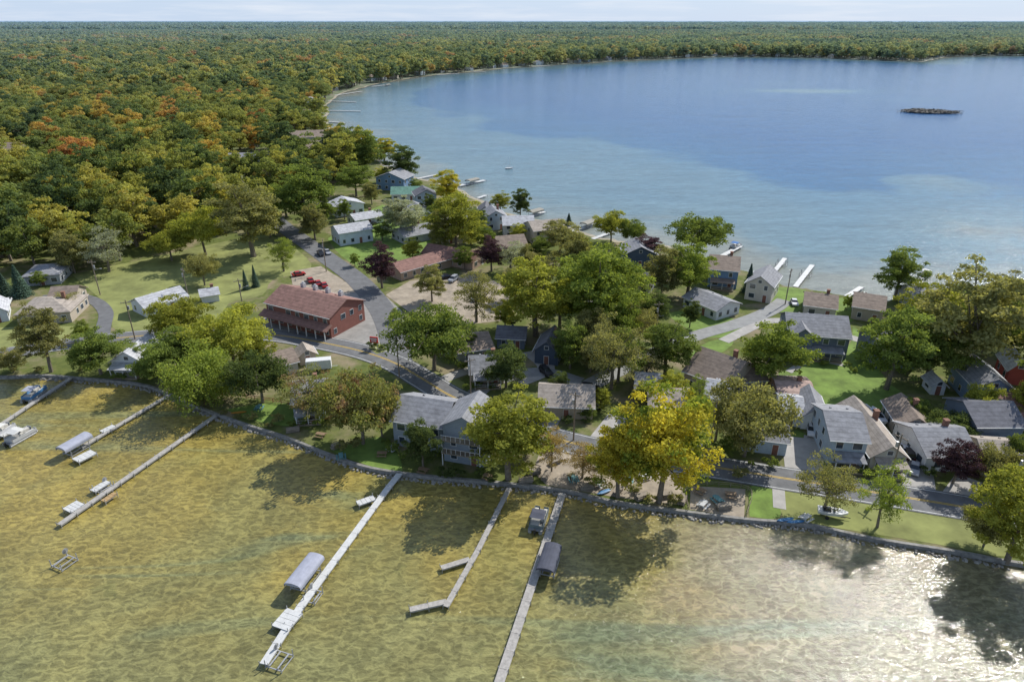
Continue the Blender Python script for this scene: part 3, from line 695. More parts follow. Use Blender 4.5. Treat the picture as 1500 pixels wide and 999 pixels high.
TREES = [
 (75, 545, 447, 62, 'olive', 'tall'), (148, 548, 482, 72, 'green'), (238, 562, 497, 66, 'green'), (268, 505, 437, 78, 'yg'), (345, 535, 452, 104, 'yg', 'wide'),
 (308, 588, 502, 98, 'bright', 'willow'), (385, 590, 513, 80, 'dark', 'wide'), (458, 615, 540, 74, 'orange', 'sparse'), (492, 610, 560, 50, 'olive', 'sparse'), (532, 650, 537, 110, 'orange', 'wide'),
 (620, 684, 619, 54, 'dark'), (745, 702, 572, 108, 'yg', 'tall'), (853, 700, 650, 52, 'brown', 'sparse'), (808, 690, 618, 42, 'brown', 'sparse'),
 (905, 728, 620, 80, 'yellow', 'tall'), (965, 735, 574, 124, 'yellow', 'round'), (1090, 668, 562, 108, 'olive', 'wide'), (1048, 645, 572, 55, 'olive', 'sparse'),
 (1128, 562, 470, 92, 'bright', 'round'), (1205, 752, 668, 76, 'olive', 'sparse'), (1285, 772, 680, 62, 'bright', 'sparse'), (1475, 822, 697, 120, 'yg', 'round'), (1440, 800, 745, 60, 'olive', 'wide'),
 (636, 543, 445, 108, 'green', 'wide'), (698, 472, 393, 66, 'olive', 'sparse'), (785, 492, 375, 104, 'yg', 'tall'), (872, 495, 350, 118, 'bright', 'tall'),
 (975, 548, 470, 72, 'green', 'tall'), (895, 570, 462, 88, 'olive', 'sparse'), (905, 560, 480, 70, 'green', 'sparse'), (835, 540, 474, 54, 'green', 'round'), (741, 568, 504, 58, 'dark', 'round'),
 (633, 442, 390, 42, 'olive', 'round'), (560, 422, 358, 44, 'purple', 'tall'), (668, 372, 286, 76, 'yg', 'round'), (720, 398, 346, 40, 'purple', 'tall'), (748, 398, 350, 48, 'grey', 'sparse'),
 (590, 348, 287, 60, 'grey', 'tall'), (416, 398, 344, 42, 'bright', 'sparse'), (462, 352, 302, 46, 'olive', 'round'), (448, 335, 238, 82, 'green', 'round'), (372, 376, 262, 88, 'olive', 'tall'),
 (655, 302, 250, 40, 'yellow', 'round'), (762, 320, 277, 30, 'dark', 'round'), (733, 312, 281, 26, 'yg', 'tall'), (895, 355, 307, 44, 'yg', 'wide'), (926, 362, 320, 36, 'green', 'wide'),
 (1020, 378, 310, 82, 'green', 'wide'), (946, 384, 345, 42, 'purple', 'tall'), (968, 440, 362, 52, 'olive', 'round'), (1006, 435, 358, 62, 'bright', 'tall'), (1310, 440, 366, 62, 'green', 'round'),
 (1298, 570, 447, 88, 'green', 'tall'), (1398, 560, 388, 128, 'olive', 'tall'), (1352, 500, 420, 76, 'yg', 'round'), (1468, 510, 403, 84, 'olive', 'tall'), (1495, 540, 440, 80, 'green', 'tall'),
 (1540, 600, 430, 120, 'green', 'round'), (1095, 428, 386, 20, 'spruce', 'spruce'), (530, 255, 190, 62, 'green', 'round'), (590, 268, 214, 50, 'dark', 'round'), (563, 235, 203, 40, 'yellow', 'round'),
 (522, 288, 240, 52, 'green', 'round'), (488, 236, 188, 30, 'dark', 'tall'), (505, 262, 226, 30, 'yg', 'round'), (33, 434, 388, 30, 'spruce', 'spruce'), (10, 432, 400, 26, 'spruce', 'spruce'), (252, 382, 333, 58, 'yg', 'wide'), (300, 418, 368, 46, 'olive', 'wide'),
 (160, 398, 333, 56, 'grey', 'sparse'), (110, 400, 340, 50, 'olive', 'round'), (302, 374, 302, 66, 'yg', 'wide'), (375, 420, 388, 13, 'spruce', 'spruce'), (361, 424, 394, 12, 'spruce', 'spruce'), (1395, 708, 650, 58, 'purple', 'round'), (1452, 718, 652, 62, 'olive', 'wide'),
 (1385, 642, 600, 60, 'dark', 'wide'), (820, 370, 324, 50, 'olive', 'round'), (640, 335, 300, 34, 'green', 'round'), (690, 358, 322, 40, 'yg', 'round'), (700, 345, 305, 30, 'dark', 'tall'), (1015, 608, 548, 32, 'green', 'sparse'), (982, 585, 545, 36, 'yg', 'round'),
 (940, 600, 560, 30, 'olive', 'round'), (855, 440, 372, 60, 'green', 'round'), (840, 415, 340, 56, 'olive', 'round'), (800, 425, 372, 44, 'olive', 'sparse'), (920, 470, 395, 60, 'green', 'sparse'), (935, 505, 440, 50, 'olive', 'sparse'),
 (712, 372, 330, 28, 'green', 'tall'), (833, 330, 312, 12, 'spruce', 'spruce'), (560, 352, 325, 26, 'green', 'round'), (680, 395, 362, 30, 'green', 'round'), (630, 318, 285, 24, 'dark', 'round'),
 (505, 322, 292, 24, 'green', 'round'), (545, 300, 268, 26, 'olive', 'round'), (396, 348, 300, 44, 'yg', 'round'), (420, 318, 268, 50, 'green', 'round'), (478, 330, 290, 30, 'green', 'round'),
 (1355, 560, 470, 90, 'green', 'round'), (1430, 620, 560, 44, 'yg', 'wide'), (700, 622, 582, 30, 'green', 'round'), (770, 668, 630, 40, 'green', 'round'), (280, 552, 520, 40, 'green', 'round'), (205, 540, 505, 30, 'bright', 'round'),
 (580, 470, 452, 16, 'bright', 'round'), (880, 600, 570, 28, 'yg', 'round'), (860, 612, 590, 26, 'green', 'round'), (1060, 668, 640, 30, 'green', 'round'), (100, 455, 425, 36, 'olive', 'sparse'), (215, 555, 528, 26, 'dark', 'round'), (960, 470, 430, 40, 'dark', 'tall'), (1415, 470, 420, 50, 'green', 'round'), (1240, 455, 432, 14, 'bright', 'round'),
 (20, 545, 512, 40, 'olive'), (265, 545, 480, 60, 'green'), (315, 530, 478, 50, 'olive'), (380, 545, 490, 50, 'yg'), (820, 480, 400, 66, 'green', 'tall'), (905, 520, 430, 60, 'bright', 'tall'), (865, 545, 490, 50, 'olive'), (645, 372, 310, 40, 'olive'), (775, 400, 360, 36, 'olive'),
 (690, 520, 488, 26, 'green'), (990, 410, 365, 34, 'green'), (1150, 620, 596, 22, 'green'), (1335, 620, 585, 34, 'green'), (1440, 520, 430, 70, 'olive', 'tall'), (1380, 480, 420, 60, 'bright', 'tall'), (850, 395, 350, 40, 'yg'), (790, 380, 345, 34, 'green'), (575, 330, 305, 24, 'green'),
 (1000, 660, 620, 40, 'yellow'), (880, 710, 640, 44, 'olive', 'sparse'), (560, 640, 570, 60, 'olive', 'wide'), (720, 680, 620, 50, 'yg'),
 (755, 440, 395, 40, 'olive'), (740, 480, 440, 34, 'yg'), (655, 500, 465, 30, 'olive', 'sparse'), (945, 560, 505, 50, 'olive', 'sparse'), (870, 525, 455, 60, 'olive'), (1010, 480, 440, 26, 'dark'), (925, 430, 392, 36, 'yg'), (605, 385, 350, 28, 'yg'), (760, 355, 328, 22, 'yg'), (520, 390, 372, 14, 'green'),
 (820, 580, 545, 30, 'dark'), (990, 630, 600, 26, 'green'), (1120, 640, 612, 24, 'olive'), (1500, 620, 560, 50, 'yg'), (1480, 690, 640, 40, 'green'), (1250, 610, 585, 24, 'green'), (650, 615, 595, 18, 'yg'), (125, 500, 470, 26, 'bright'), (60, 420, 398, 20, 'green'), (560, 268, 245, 22, 'yg'), (610, 282, 262, 20, 'green')]
for t_ in TREES: tree(*t_)
shrub_me = make_tree('shrub', 2.2, 1.3, 900, .22, 14, 'round', FM['green'])
def shrubs(pts, colr='green'):
    for px, py in pts:
        x, y = G(px, py); o = bpy.data.objects.new('garden_shrub', shrub_me); COL.objects.link(o); s_ = U(.6, 1.3)
        o.location = (x, y, -.3); o.scale = (s_, s_, s_); o.rotation_euler = (0, 0, U(0, 6)); o.material_slots[1].link = 'OBJECT'; o.material_slots[1].material = FM[colr]
shrubs([(700, 568), (690, 572), (720, 570), (745, 582), (676, 540), (575, 662), (567, 650), (640, 668), (705, 695), (590, 672), (1150, 530), (1165, 534), (1240, 535), (1205, 535), (445, 622), (470, 622), (430, 625), (180, 556), (170, 556), (215, 556), (905, 650), (930, 655), (1100, 680), (1130, 685), (1075, 640), (1250, 545), (1262, 530)], 'green')
shrubs([(560, 512), (548, 511), (1000, 570), (1040, 590), (1070, 596), (790, 620), (830, 622), (860, 620), (1230, 690), (1300, 700), (1360, 698), (1270, 700), (1420, 694), (650, 700), (665, 700), (720, 706), (1310, 600), (1370, 610), (1400, 610)], 'dark')
shrubs([(350, 612), (370, 616), (395, 625), (410, 618), (330, 606), (500, 660), (520, 655), (900, 690), (930, 720), (870, 712), (1080, 700), (1330, 690), (1480, 690), (60, 545), (20, 545), (120, 545), (835, 700), (950, 735), (985, 738), (280, 590), (260, 575), (295, 596)], 'olive')
# ------------------------------------------------------------------ forests (instanced masses)
FMAT = forest_mat()
fbound = GL([(-900, 480), (-200, 425), (0, 402), (120, 394), (215, 374), (300, 350), (345, 344), (390, 318), (405, 295), (430, 285), (470, 285), (500, 272), (535, 262), (548, 247), (515, 222)])
k0 = next(i for i, p in enumerate(north_shore) if p[1] > G(500, 206)[1] and p[0] < 0)
forest_poly = fbound + north_shore[k0:] + [(FAR, 1700), (FAR, FAR), (-FAR, FAR), (-FAR, 200)]
def grid_pts(d0, d1, sp, jit=.45):
    ys_ = np.arange(d0, d1, sp); out = []
    for y in ys_:
        xs_ = np.arange(-.86*y-80, .86*y+80, sp)
        out.append(np.stack([xs_+rng.uniform(-jit, jit, len(xs_))*sp, np.full(len(xs_), y)+rng.uniform(-jit, jit, len(xs_))*sp], 1))
    P = np.concatenate(out); return P[in_poly(P[:, 0], P[:, 1], forest_poly)]
def shore_margin(P, m):
    keep = np.ones(len(P), bool)
    for x, y in north_shore:
        keep &= np.hypot(P[:, 0]-x, P[:, 1]-y) > m
    return P[keep]
def instancer(name, P, scales, meshes):
    pick = rng.integers(len(meshes), size=len(P))
    for k, me in enumerate(meshes):
        Q = P[pick == k]; s_ = scales[pick == k]; a_ = rng.uniform(0, 2*np.pi, len(Q)); V = []
        for j in range(4):
            V.append(np.stack([Q[:, 0]+np.cos(a_+j*np.pi/2)*s_*.7071, Q[:, 1]+np.sin(a_+j*np.pi/2)*s_*.7071, np.full(len(Q), -.1)], 1))
        V = np.stack(V, 1).reshape(-1, 3)
        fm = bpy.data.meshes.new(name); fm.from_pydata(V.tolist(), [], np.arange(len(V)).reshape(-1, 4).tolist())
        o = bpy.data.objects.new(name, fm); COL.objects.link(o)
        o.instance_type = 'FACES'; o.use_instance_faces_scale = True; o.show_instancer_for_render = False; o.show_instancer_for_viewport = False
        c = bpy.data.objects.new('woodland_tree', me); COL.objects.link(c); c.parent = o
P = grid_pts(180, 720, 9.8)
keep = np.ones(len(P), bool)
for x, y, r_ in house_fp: keep &= np.hypot(P[:, 0]-x, P[:, 1]-y) > r_+1.5
for p, w in roads_w:
    for x, y in p: keep &= np.hypot(P[:, 0]-x, P[:, 1]-y) > w/2+5
P = shore_margin(P[keep], 7)
NF = [make_tree('wood_near_%d' % i, 15.5, 6.6, 5000, .66, 70, k, FMAT, sides=5) for i, k in enumerate(('round', 'round', 'wide', 'round', 'sparse', 'wide'))]
instancer('forest', P, rng.uniform(.65, 1.5, len(P)), NF)
P = grid_pts(716, 1750, 13)
keep = np.ones(len(P), bool)
for x, y, r_ in house_fp:
    keep &= np.hypot(P[:, 0]-x, P[:, 1]-y) > r_
P = shore_margin(P[keep], 7)
MF = [make_tree('wood_mid_%d' % i, 15.5, 6.8, 900, 1.35, 30, 'round', FMAT, sides=4) for i in range(4)]
instancer('forest', P, rng.uniform(.8, 1.8, len(P)), MF)
def clump(name):
    V = []; sh = []
    for i in range(30):
        cx, cy = rng.uniform(-30, 30, 2); r_ = rng.uniform(5, 8); hh = rng.uniform(13, 22); d = unit(90); d[:, 2] = np.abs(d[:, 2])-.25*(d[:, 2] < 0)
        pos = np.stack([cx+d[:, 0]*r_, cy+d[:, 1]*r_, hh*.55+d[:, 2]*hh*.42], 1); nr = d+unit(90)*.6; nr /= np.linalg.norm(nr, axis=1, keepdims=True)
        V.append(leaves(pos, nr, np.full(90, 3.4))); sh.append(np.full(360, rng.random()))
    V = np.concatenate(V)
    return mesh_np(name, V.tolist(), np.arange(len(V)).reshape(-1, 4).tolist(), [1]*(len(V)//4), np.concatenate(sh), [M_bark, FMAT])
P1 = grid_pts(1740, 4200, 44); P2 = grid_pts(4200, 13000, 95)
def fld(P, th):
    f = np.sin(P[:, 0]*.0031+1.3)*np.sin(P[:, 1]*.0047+.4)+.5*np.sin(P[:, 0]*.009+P[:, 1]*.004); return P[f < th]
P1 = fld(P1, .75); P2 = fld(P2, .65)
CL = [clump('wood_far_%d' % i) for i in range(3)]
instancer('distant_forest', P1, rng.uniform(.75, 1.3, len(P1)), CL); instancer('distant_forest', P2, rng.uniform(1.0, 2.0, len(P2)), CL)

x, y = G(1365, 164); rw = 44*mpp(164); me = make_tree('reed_island', 3.2, 10, 5000, .9, 120, 'wide', FM['purple'])
o = bpy.data.objects.new('reed_island', me); COL.objects.link(o); o.location = (x, y, -.8); o.scale = (rw/10, 1.4, .6); o.rotation_euler = (0, 0, -.12)
o.material_slots[1].link = 'OBJECT'; o.material_slots[1].material = mat('reeds', (.09, .085, .075))

# ------------------------------------------------------------------ docks, lifts, boats
M_dockw = mat('dock_grey_wood', (.38, .355, .32), .85, .22, 2); M_dockm = mat('dock_white_panel', (.58, .575, .55), .6, .12, 2); M_alu = mat('aluminium', (.42, .42, .42), .45, .1, 1, metallic=.3)
def dock(px_pts, w=1.3, m=M_dockw, z=.15, name='dock'):
    P = [Vector(p) for p in GL(px_pts, z)]; mb = MB()
    for a, b in zip(P[:-1], P[1:]):
        d = b-a; L_ = d.length; ang = math.atan2(d.y, d.x); n = max(1, round(L_/3.0)); u = d/L_; nn = Vector((-u.y, u.x))
        for i in range(n):
            c = a+u*(L_*(i+.5)/n); mb.box((c.x, c.y, z-.06+U(-.008, .008)), (L_/n-.04, w, .12), ang+U(-.003, .003), 0)
            q = a+u*(L_*(i+1)/n)
            for s_ in (-1, 1):
                p = q+nn*s_*(w/2+.05); mb.cyl((p.x, p.y, -2), (p.x, p.y, z+.3), .05, .05, 5, 1)
        for s_ in (-1, 1):
            c = (a+b)/2+nn*s_*(w/2-.04); mb.box((c.x, c.y, z-.19), (L_, .06, .14), ang, 1)
    mb.obj(name, [m, M_alu])
dock([(824, 722), (785, 838), (728, 1008), (690, 1120)], 1.2)
dock([(746, 714), (700, 805), (653, 888)], .8); dock([(654, 880), (600, 892)], .9); dock([(688, 818), (646, 831)], .9)
dock([(588, 690), (570, 712), (505, 800), (440, 888), (386, 972)], 1.1, M_dockm)
dock([(316, 608), (230, 668), (86, 768)], .95); dock([(248, 578), (180, 618), (118, 655)], .9); dock([(104, 553), (50, 588), (-15, 632)], .9)
def platform(px, py, lx, ly, px2, py2, m=M_dockm, name='dock_platform'):
    z = .2; c = Vector(G(px, py, z)); b = Vector(G(px2, py2, z)); ang = math.atan2(b.y-c.y, b.x-c.x); mb = MB()
    n = 4
    for i in range(n): mb.box(((i-(n-1)/2)*lx/n, 0, 0), (lx/n-.05, ly, .14), 0, 0)
    for a in (-1, 1):
        for b_ in (-1, 1): mb.cyl((a*lx/2*.95, b_*ly/2*.95, -2), (a*lx/2*.95, b_*ly/2*.95, .5), .06, .06, 5, 1)
        mb.box((0, a*(ly/2-.05), -.14), (lx, .08, .14), 0, 1)
    mb.obj(name, [m, M_alu], None, (c.x, c.y, z), ang)
platform(421, 907, 3.2, 2.6, 440, 885); platform(536, 733, 3.0, 1.4, 550, 728); platform(124, 668, 3.4, 2.2, 150, 655); platform(108, 742, 2.4, 2.2, 125, 732)
platform(160, 728, 2.4, 1.0, 175, 718, mat('dock_tan', (.42, .28, .13))); platform(158, 628, 2.6, 1.3, 170, 622); platform(12, 632, 3.4, 1.8, 30, 622); platform(147, 712, 3.0, 1.4, 160, 704)
def lift(px, py, px2, py2, L_=7.2, W=3.0, canopy=None, name='boat_lift'):
    c = Vector(G(px, py, 0)); b = Vector(G(px2, py2, 0)); ang = math.atan2(b.y-c.y, b.x-c.x); e = empty(name, (c.x, c.y, 0), ang); mb = MB()
    top = 1.5 if canopy else .9
    for a in (-1, 1):
        for k in (-1, 1): mb.cyl((a*L_*.32, k*W/2, -2), (a*L_*.32, k*W/2, top), .07, .07, 6)
        mb.box((a*L_*.32, 0, -.15), (.12, W, .12)); mb.box((0, a*W/2, -.3), (L_*.7, .1, .1)); mb.box((0, a*.6, .0), (L_*.6, .18, .1))
    mb.cyl((L_*.32, W/2+.1, .5), (L_*.32, W/2+.16, .5), .45, .45, 12)
    mb.obj('frame', [M_alu], e)
    if canopy:
        mb = MB(); n = 8; prof = [(-W/2-.15, top-.45)]+[(-(W/2+.15)*math.cos(math.pi*i/n), top+.5*math.sin(math.pi*i/n)) for i in range(n+1)]+[(W/2+.15, top-.45)]
        V = [(x_, p[0], p[1]) for x_ in (-L_/2, -L_/2*.93, L_/2*.93, L_/2) for p in prof]; m_ = len(prof); F = []
        for s_ in range(3):
            for i in range(m_-1): F.append((s_*m_+i, s_*m_+i+1, (s_+1)*m_+i+1, (s_+1)*m_+i))
        F += [tuple(range(1, m_-1)), tuple(range(3*m_+1, 4*m_-1))[::-1]]
        mb.add(V, F); mb.obj('canopy', [canopy], e, smooth=False)
    return e
CV_L = mat('canvas_light', (.36, .37, .43), .8, .12, 1); CV_W = mat('canvas_white', (.60, .59, .55), .8, .1, 1); CV_D = mat('canvas_navy', (.07, .075, .10), .8, .2, 1)
lift(448, 847, 468, 821, 6.3, 2.3, CV_L); lift(804, 828, 812, 803, 5.6, 2.3, CV_D); lift(112, 657, 138, 642, 5.6, 2.2, CV_L)
lift(409, 966, 425, 945, 3.8, 2.3); lift(94, 822, 104, 815, 3.8, 2.3); lift(459, 872, 472, 854, 3.4, 1.6); lift(152, 714, 172, 702, 3.6, 2.2)
def pontoon(px, py, px2, py2, col=(.55, .55, .55), L_=6.8, cover=None, z=-.35, name='pontoon_boat'):
    L_ *= .9
    c = Vector(G(px, py, 0)); b = Vector(G(px2, py2, 0)); ang = math.atan2(b.y-c.y, b.x-c.x); e = empty(name, (c.x, c.y, z), ang)
    mb = MB()
    for s_ in (-.85, .85): mb.cyl((-L_/2, s_, .1), (L_/2-.6, s_, .1), .3, .3, 10); mb.cyl((L_/2-.6, s_, .1), (L_/2+.1, s_, .25), .3, .05, 10)
    mb.obj('pontoons', [M_alu], e, smooth=False)
    mb = MB(); mb.box((0, 0, .48), (L_, 2.3, .1)); mb.obj('deck', [mat('boat_carpet', (.25, .25, .24))], e)
    mb = MB()
    for s_ in (-1, 1): mb.box((.2, s_*1.1, .85), (L_-.8, .05, .62))
    mb.box((L_/2-.2, .7, .85), (.05, .8, .62)); mb.box((L_/2-.2, -.7, .85), (.05, .8, .62)); mb.box((-L_/2+.5, 0, .85), (.05, 2.1, .62)); mb.obj('rail_panels', [mat('boat_panel_%d' % int(col[2]*99), col, .35, .05)], e)
    mb = MB(); mb.box((L_/2-1.2, .75, .75), (1.7, .6, .44)); mb.box((L_/2-1.2, -.75, .75), (1.7, .6, .44)); mb.box((-L_/2+1.3, .3, .75), (1.2, 1.4, .44)); mb.box((-.1, -.7, .95), (.7, .6, .85), 0, 0, .8); mb.obj('seats_and_console', [mat('boat_vinyl', (.6, .57, .5), .5, .1)], e)
    mb = MB()
    if cover:
        V = [(-L_*.32, -1.15, 2.15), (L_*.1, -1.15, 2.15), (L_*.1, 1.15, 2.15), (-L_*.32, 1.15, 2.15), (-L_*.11, -.95, 2.35), (-L_*.11, .95, 2.35)]
        mb.add(V, [(0, 1, 4), (2, 3, 5), (1, 2, 5, 4), (3, 0, 4, 5), (3, 2, 1, 0)])
        for x_ in (-L_*.3, L_*.08):
            for y_ in (-1.1, 1.1): mb.cyl((x_*.4-.3, y_, .9), (x_, y_, 2.15), .03, .03, 5)
        mb.obj('bimini_top', [cover], e)
    mb = MB(); mb.box((-L_/2-.25, 0, .6), (.4, .4, .7), 0, 0, .7); mb.box((-L_/2-.25, 0, 0), (.15, .15, .8)); mb.obj('outboard_motor', [mat('motor_black', (.03, .03, .03), .4)], e)
pontoon(50, 578, 66, 566, (.1, .25, .45), 6.4, CV_L); pontoon(30, 640, 48, 630, (.5, .5, .5), 6.2, CV_W); pontoon(2, 633, 20, 622, (.55, .55, .5), 5.6, CV_W); pontoon(789, 762, 797, 738, (.16, .2, .2), 6.0, CV_D)
pontoon(1077, 362, 1090, 355, (.1, .25, .5), 6.5, mat('canvas_blue', (.05, .16, .40)))
pontoon(1355, 403, 1365, 398, (.5, .5, .5), 6, CV_W)
for pts, w in [([(1040, 384), (1085, 360)], 1.8), ([(1126, 408), (1150, 378)], 1.4), ([(1165, 420), (1190, 388)], 1.5), ([(1240, 434), (1262, 420)], 1.5), ([(1335, 432), (1352, 404)], 1.8),
               ([(672, 272), (710, 264)], 2.4), ([(610, 262), (650, 254)], 1.8), ([(755, 322), (798, 310)], 1.7), ([(835, 340), (872, 326)], 1.7), ([(868, 350), (895, 340)], 1.7), ([(700, 290), (712, 286)], 1.7),
               ([(478, 162), (528, 163)], 2.2), ([(480, 148), (522, 150)], 2.0), ([(490, 140), (530, 134)], 2.2), ([(545, 127), (572, 124)], 2.4), ([(640, 110), (672, 108)], 2.7), ([(690, 105), (712, 106)], 2.7), ([(780, 98), (805, 96)], 2.7), ([(478, 178), (505, 180)], 2.0),
               ([(560, 244), (600, 240)], 1.8)]:
    dock(pts, w, M_dockm)
for a in ((692, 268, 704, 265), (568, 126, 575, 125), (784, 314, 795, 311), (862, 331, 870, 328)): lift(*a, 7, 3.2, mat('canvas_tan', (.3, .28, .23)))
for a in ((1145, 386, 1150, 380), (1180, 402, 1186, 394)): lift(*a, 5, 3)
# small moored sailboat, sails furled
x, y = G(746, 246); e = empty('sailboat', (x, y, WZ), .2); e.scale = (.7, .7, .7); mb = MB(); V = []
for x_, z_, w_ in ((-3, 0, .6), (-3.1, .7, .9), (0, 0, .9), (0, .75, 1.2), (2.2, 0, .4), (3.4, .95, .05)): V += [(x_, -w_, z_), (x_, w_, z_)]
mb.add(V, [(0, 1, 3, 2), (0, 2, 6, 4), (1, 5, 7, 3), (4, 6, 10, 8), (5, 9, 11, 7), (2, 3, 7, 6), (6, 7, 11, 10), (8, 10, 11, 9)]); mb.obj('hull', [M_trim], e)
mb = MB(); mb.cyl((.4, 0, .7), (.4, 0, 8.5), .1, .06, 6); mb.cyl((.4, 0, 1.6), (-2.8, 0, 1.6), .06, .05, 6); mb.obj('mast_and_boom', [M_trim], e)
mb = MB(); mb.cyl((.3, 0, 1.85), (-2.7, 0, 1.8), .2, .14, 7); mb.obj('furled_sail', [M_trim], e)

# ------------------------------------------------------------------ vehicles
M_tire = mat('tyre', (.02, .02, .02), .8); M_cg = mat('car_glass', (.02, .025, .03), .1, spec=.8)
def car(px, py, px2, py2, col, kind='sedan', name=None):
    z = .10; c = Vector(G(px, py)); b = Vector(G(px2, py2)); ang = math.atan2(b.y-c.y, b.x-c.x)
    e = empty(name or {'sedan': 'parked_car', 'suv': 'parked_suv', 'pickup': 'pickup_truck'}[kind], (c.x, c.y, z), ang)
    e.scale = (.92, .92, .92)
    paint = mat('car_paint_%02d%02d%02d' % tuple(int(v*99) for v in col), col, .3, .03, 1, spec=.6)
    mb = MB(); W = .9
    low = {'sedan': [(-2.2, .32), (-2.28, .7), (-2.1, .93), (-1.4, .98), (.9, .96), (1.95, .8), (2.25, .6), (2.2, .32)],
           'suv': [(-2.3, .38), (-2.35, 1.0), (-2.2, 1.1), (1.1, 1.08), (2.15, .95), (2.35, .7), (2.3, .38)],
           'pickup': [(-2.8, .5), (-2.8, 1.05), (-1.0, 1.05), (1.3, 1.1), (2.5, 1.0), (2.7, .75), (2.65, .45)]}[kind]
    mb.prism(low, -W, W)
    cab = {'sedan': [(-1.75, .97), (-1.15, 1.4), (.15, 1.42), (.95, .97)], 'suv': [(-2.25, 1.08), (-2.0, 1.65), (.3, 1.68), (1.15, 1.08)], 'pickup': [(-.95, 1.06), (-.8, 1.75), (.5, 1.76), (1.25, 1.08)]}[kind]
    V = []
    for x_, z_ in cab:
        k = .86 if z_ < 1.2 else .66
        V += [(x_, -k, z_), (x_, k, z_)]
    mb.add(V, [(0, 1, 3, 2)[::-1], (2, 3, 5, 4), (4, 5, 7, 6), (0, 2, 4, 6), (1, 7, 5, 3)], 1)
    mb.box(((cab[1][0]+cab[2][0])/2, 0, cab[1][1]+.035), (cab[2][0]-cab[1][0]+.1, 1.36, .06))
    if kind == 'pickup': mb.box((-1.88, 0, 1.06), (1.6, 1.45, .03), 0, 2)
    for x_ in ((-1.35, 1.4) if kind != 'pickup' else (-1.8, 1.75)):
        for s_ in (-1, 1): mb.cyl((x_, s_*.72, .34), (x_, s_*.93, .34), .34, .34, 12, 2)
    xf = low[-1][0]
    for s_ in (-1, 1): mb.box((xf-.02, s_*.62, .66), (.12, .35, .16), 0, 3); mb.box((low[0][0]+.0, s_*.68, .78), (.12, .28, .18), 0, 4)
    mb.obj('body', [paint, M_cg, M_tire, mat('headlamp', (.7, .7, .68), .2), mat('tail_lamp', (.35, .02, .02), .3)], e)
RED = (.42, .03, .03); BK = (.02, .02, .025); WH = (.7, .7, .7); SV = (.35, .36, .38)
for a in [(455, 413, 450, 405, RED), (466, 417, 460, 408, RED), (438, 404, 450, 402, RED), (475, 420, 469, 411, RED), (470, 374, 480, 386, BK, 'pickup'), (655, 408, 668, 406, BK), (664, 412, 655, 418, SV, 'suv'), (1188, 634, 1189, 645, WH, 'suv'), (864, 572, 880, 574, BK, 'suv'),
          (938, 458, 950, 462, BK), (962, 462, 972, 468, SV, 'suv'), (868, 600, 878, 596, SV), (902, 470, 915, 476, WH, 'suv'), (1163, 446, 1166, 452, WH), (12, 446, 8, 455, WH, 'pickup'), (1330, 668, 1326, 655, BK, 'suv'), (1325, 662, 1321, 650, WH), (1338, 690, 1336, 705, SV),
          (545, 330, 555, 326, BK), (480, 372, 488, 380, SV), (748, 470, 760, 478, BK), (700, 440, 712, 436, SV), (800, 548, 808, 555, BK, 'suv'), (900, 640, 908, 625, BK)]: car(*a)
x, y = G(468, 541); e = empty('enclosed_trailer', (x, y, .08), .2); e.scale = (.85, .85, .85); mb = MB(); mb.box((0, 0, 1.7), (6.5, 2.4, 2.5)); mb.box((0, 0, 2.98), (6.3, 2.2, .06)); mb.box((4.0, 0, .55), (1.6, .12, .12)); mb.obj('body', [M_trim], e)
mb = MB(); [mb.cyl((k, s_*1.05, .36), (k, s_*1.25, .36), .36, .36, 12) for k in (-.5, .4) for s_ in (-1, 1)]; mb.obj('wheels', [M_tire], e)
def hullboat(px, py, ang, col, L_=6.2, name='boat_on_trailer'):
    x, y = G(px, py); e = empty(name, (x, y, 0), ang); mb = MB(); st = []
    for t, wb, wt, zb in ((-.5, .5, .85, .6), (-.1, .5, .95, .5), (.25, .3, .8, .55), (.5, .02, .12, 1.0)): st.append([(t*L_, -wt, 1.2+.25*(t+.5)), (t*L_, -wb, zb), (t*L_, wb, zb), (t*L_, wt, 1.2+.25*(t+.5))])
    V = [p for s_ in st for p in s_]; F = [(0, 1, 2, 3)]
    for i in range(3):
        a = 4*i
        F += [(a, a+4, a+5, a+1), (a+1, a+5, a+6, a+2), (a+2, a+6, a+7, a+3), (a+3, a+7, a+4, a)]
    mb.add(V, F, 0); mb.box((.2, 0, 1.6), (.1, 1.3, .45), 0, 1); mb.box((-.9, 0, 1.4), (1.2, 1.1, .2), 0, 1); mb.obj('hull', [mat('gelcoat', col, .3, .03), M_cg, M_trim], e)
    mb = MB(); mb.box((0, 0, .4), (L_*.9, .2, .12)); mb.box((-.8, 0, .4), (.12, 1.8, .1)); [mb.cyl((-.8, s_*.85, .3), (-.8, s_*1.0, .3), .3, .3, 10) for s_ in (-1, 1)]; mb.cyl((L_*.45, 0, .45), (L_*.62, 0, .4), .06, .06, 6); mb.obj('trailer', [M_tire], e)
hullboat(1273, 612, 1.4, (.7, .7, .7)); hullboat(1284, 614, 1.5, (.65, .66, .66), 5.5); hullboat(1218, 757, -.3, (.6, .62, .6), 4.4); hullboat(335, 560, .4, (.6, .6, .6), 5)

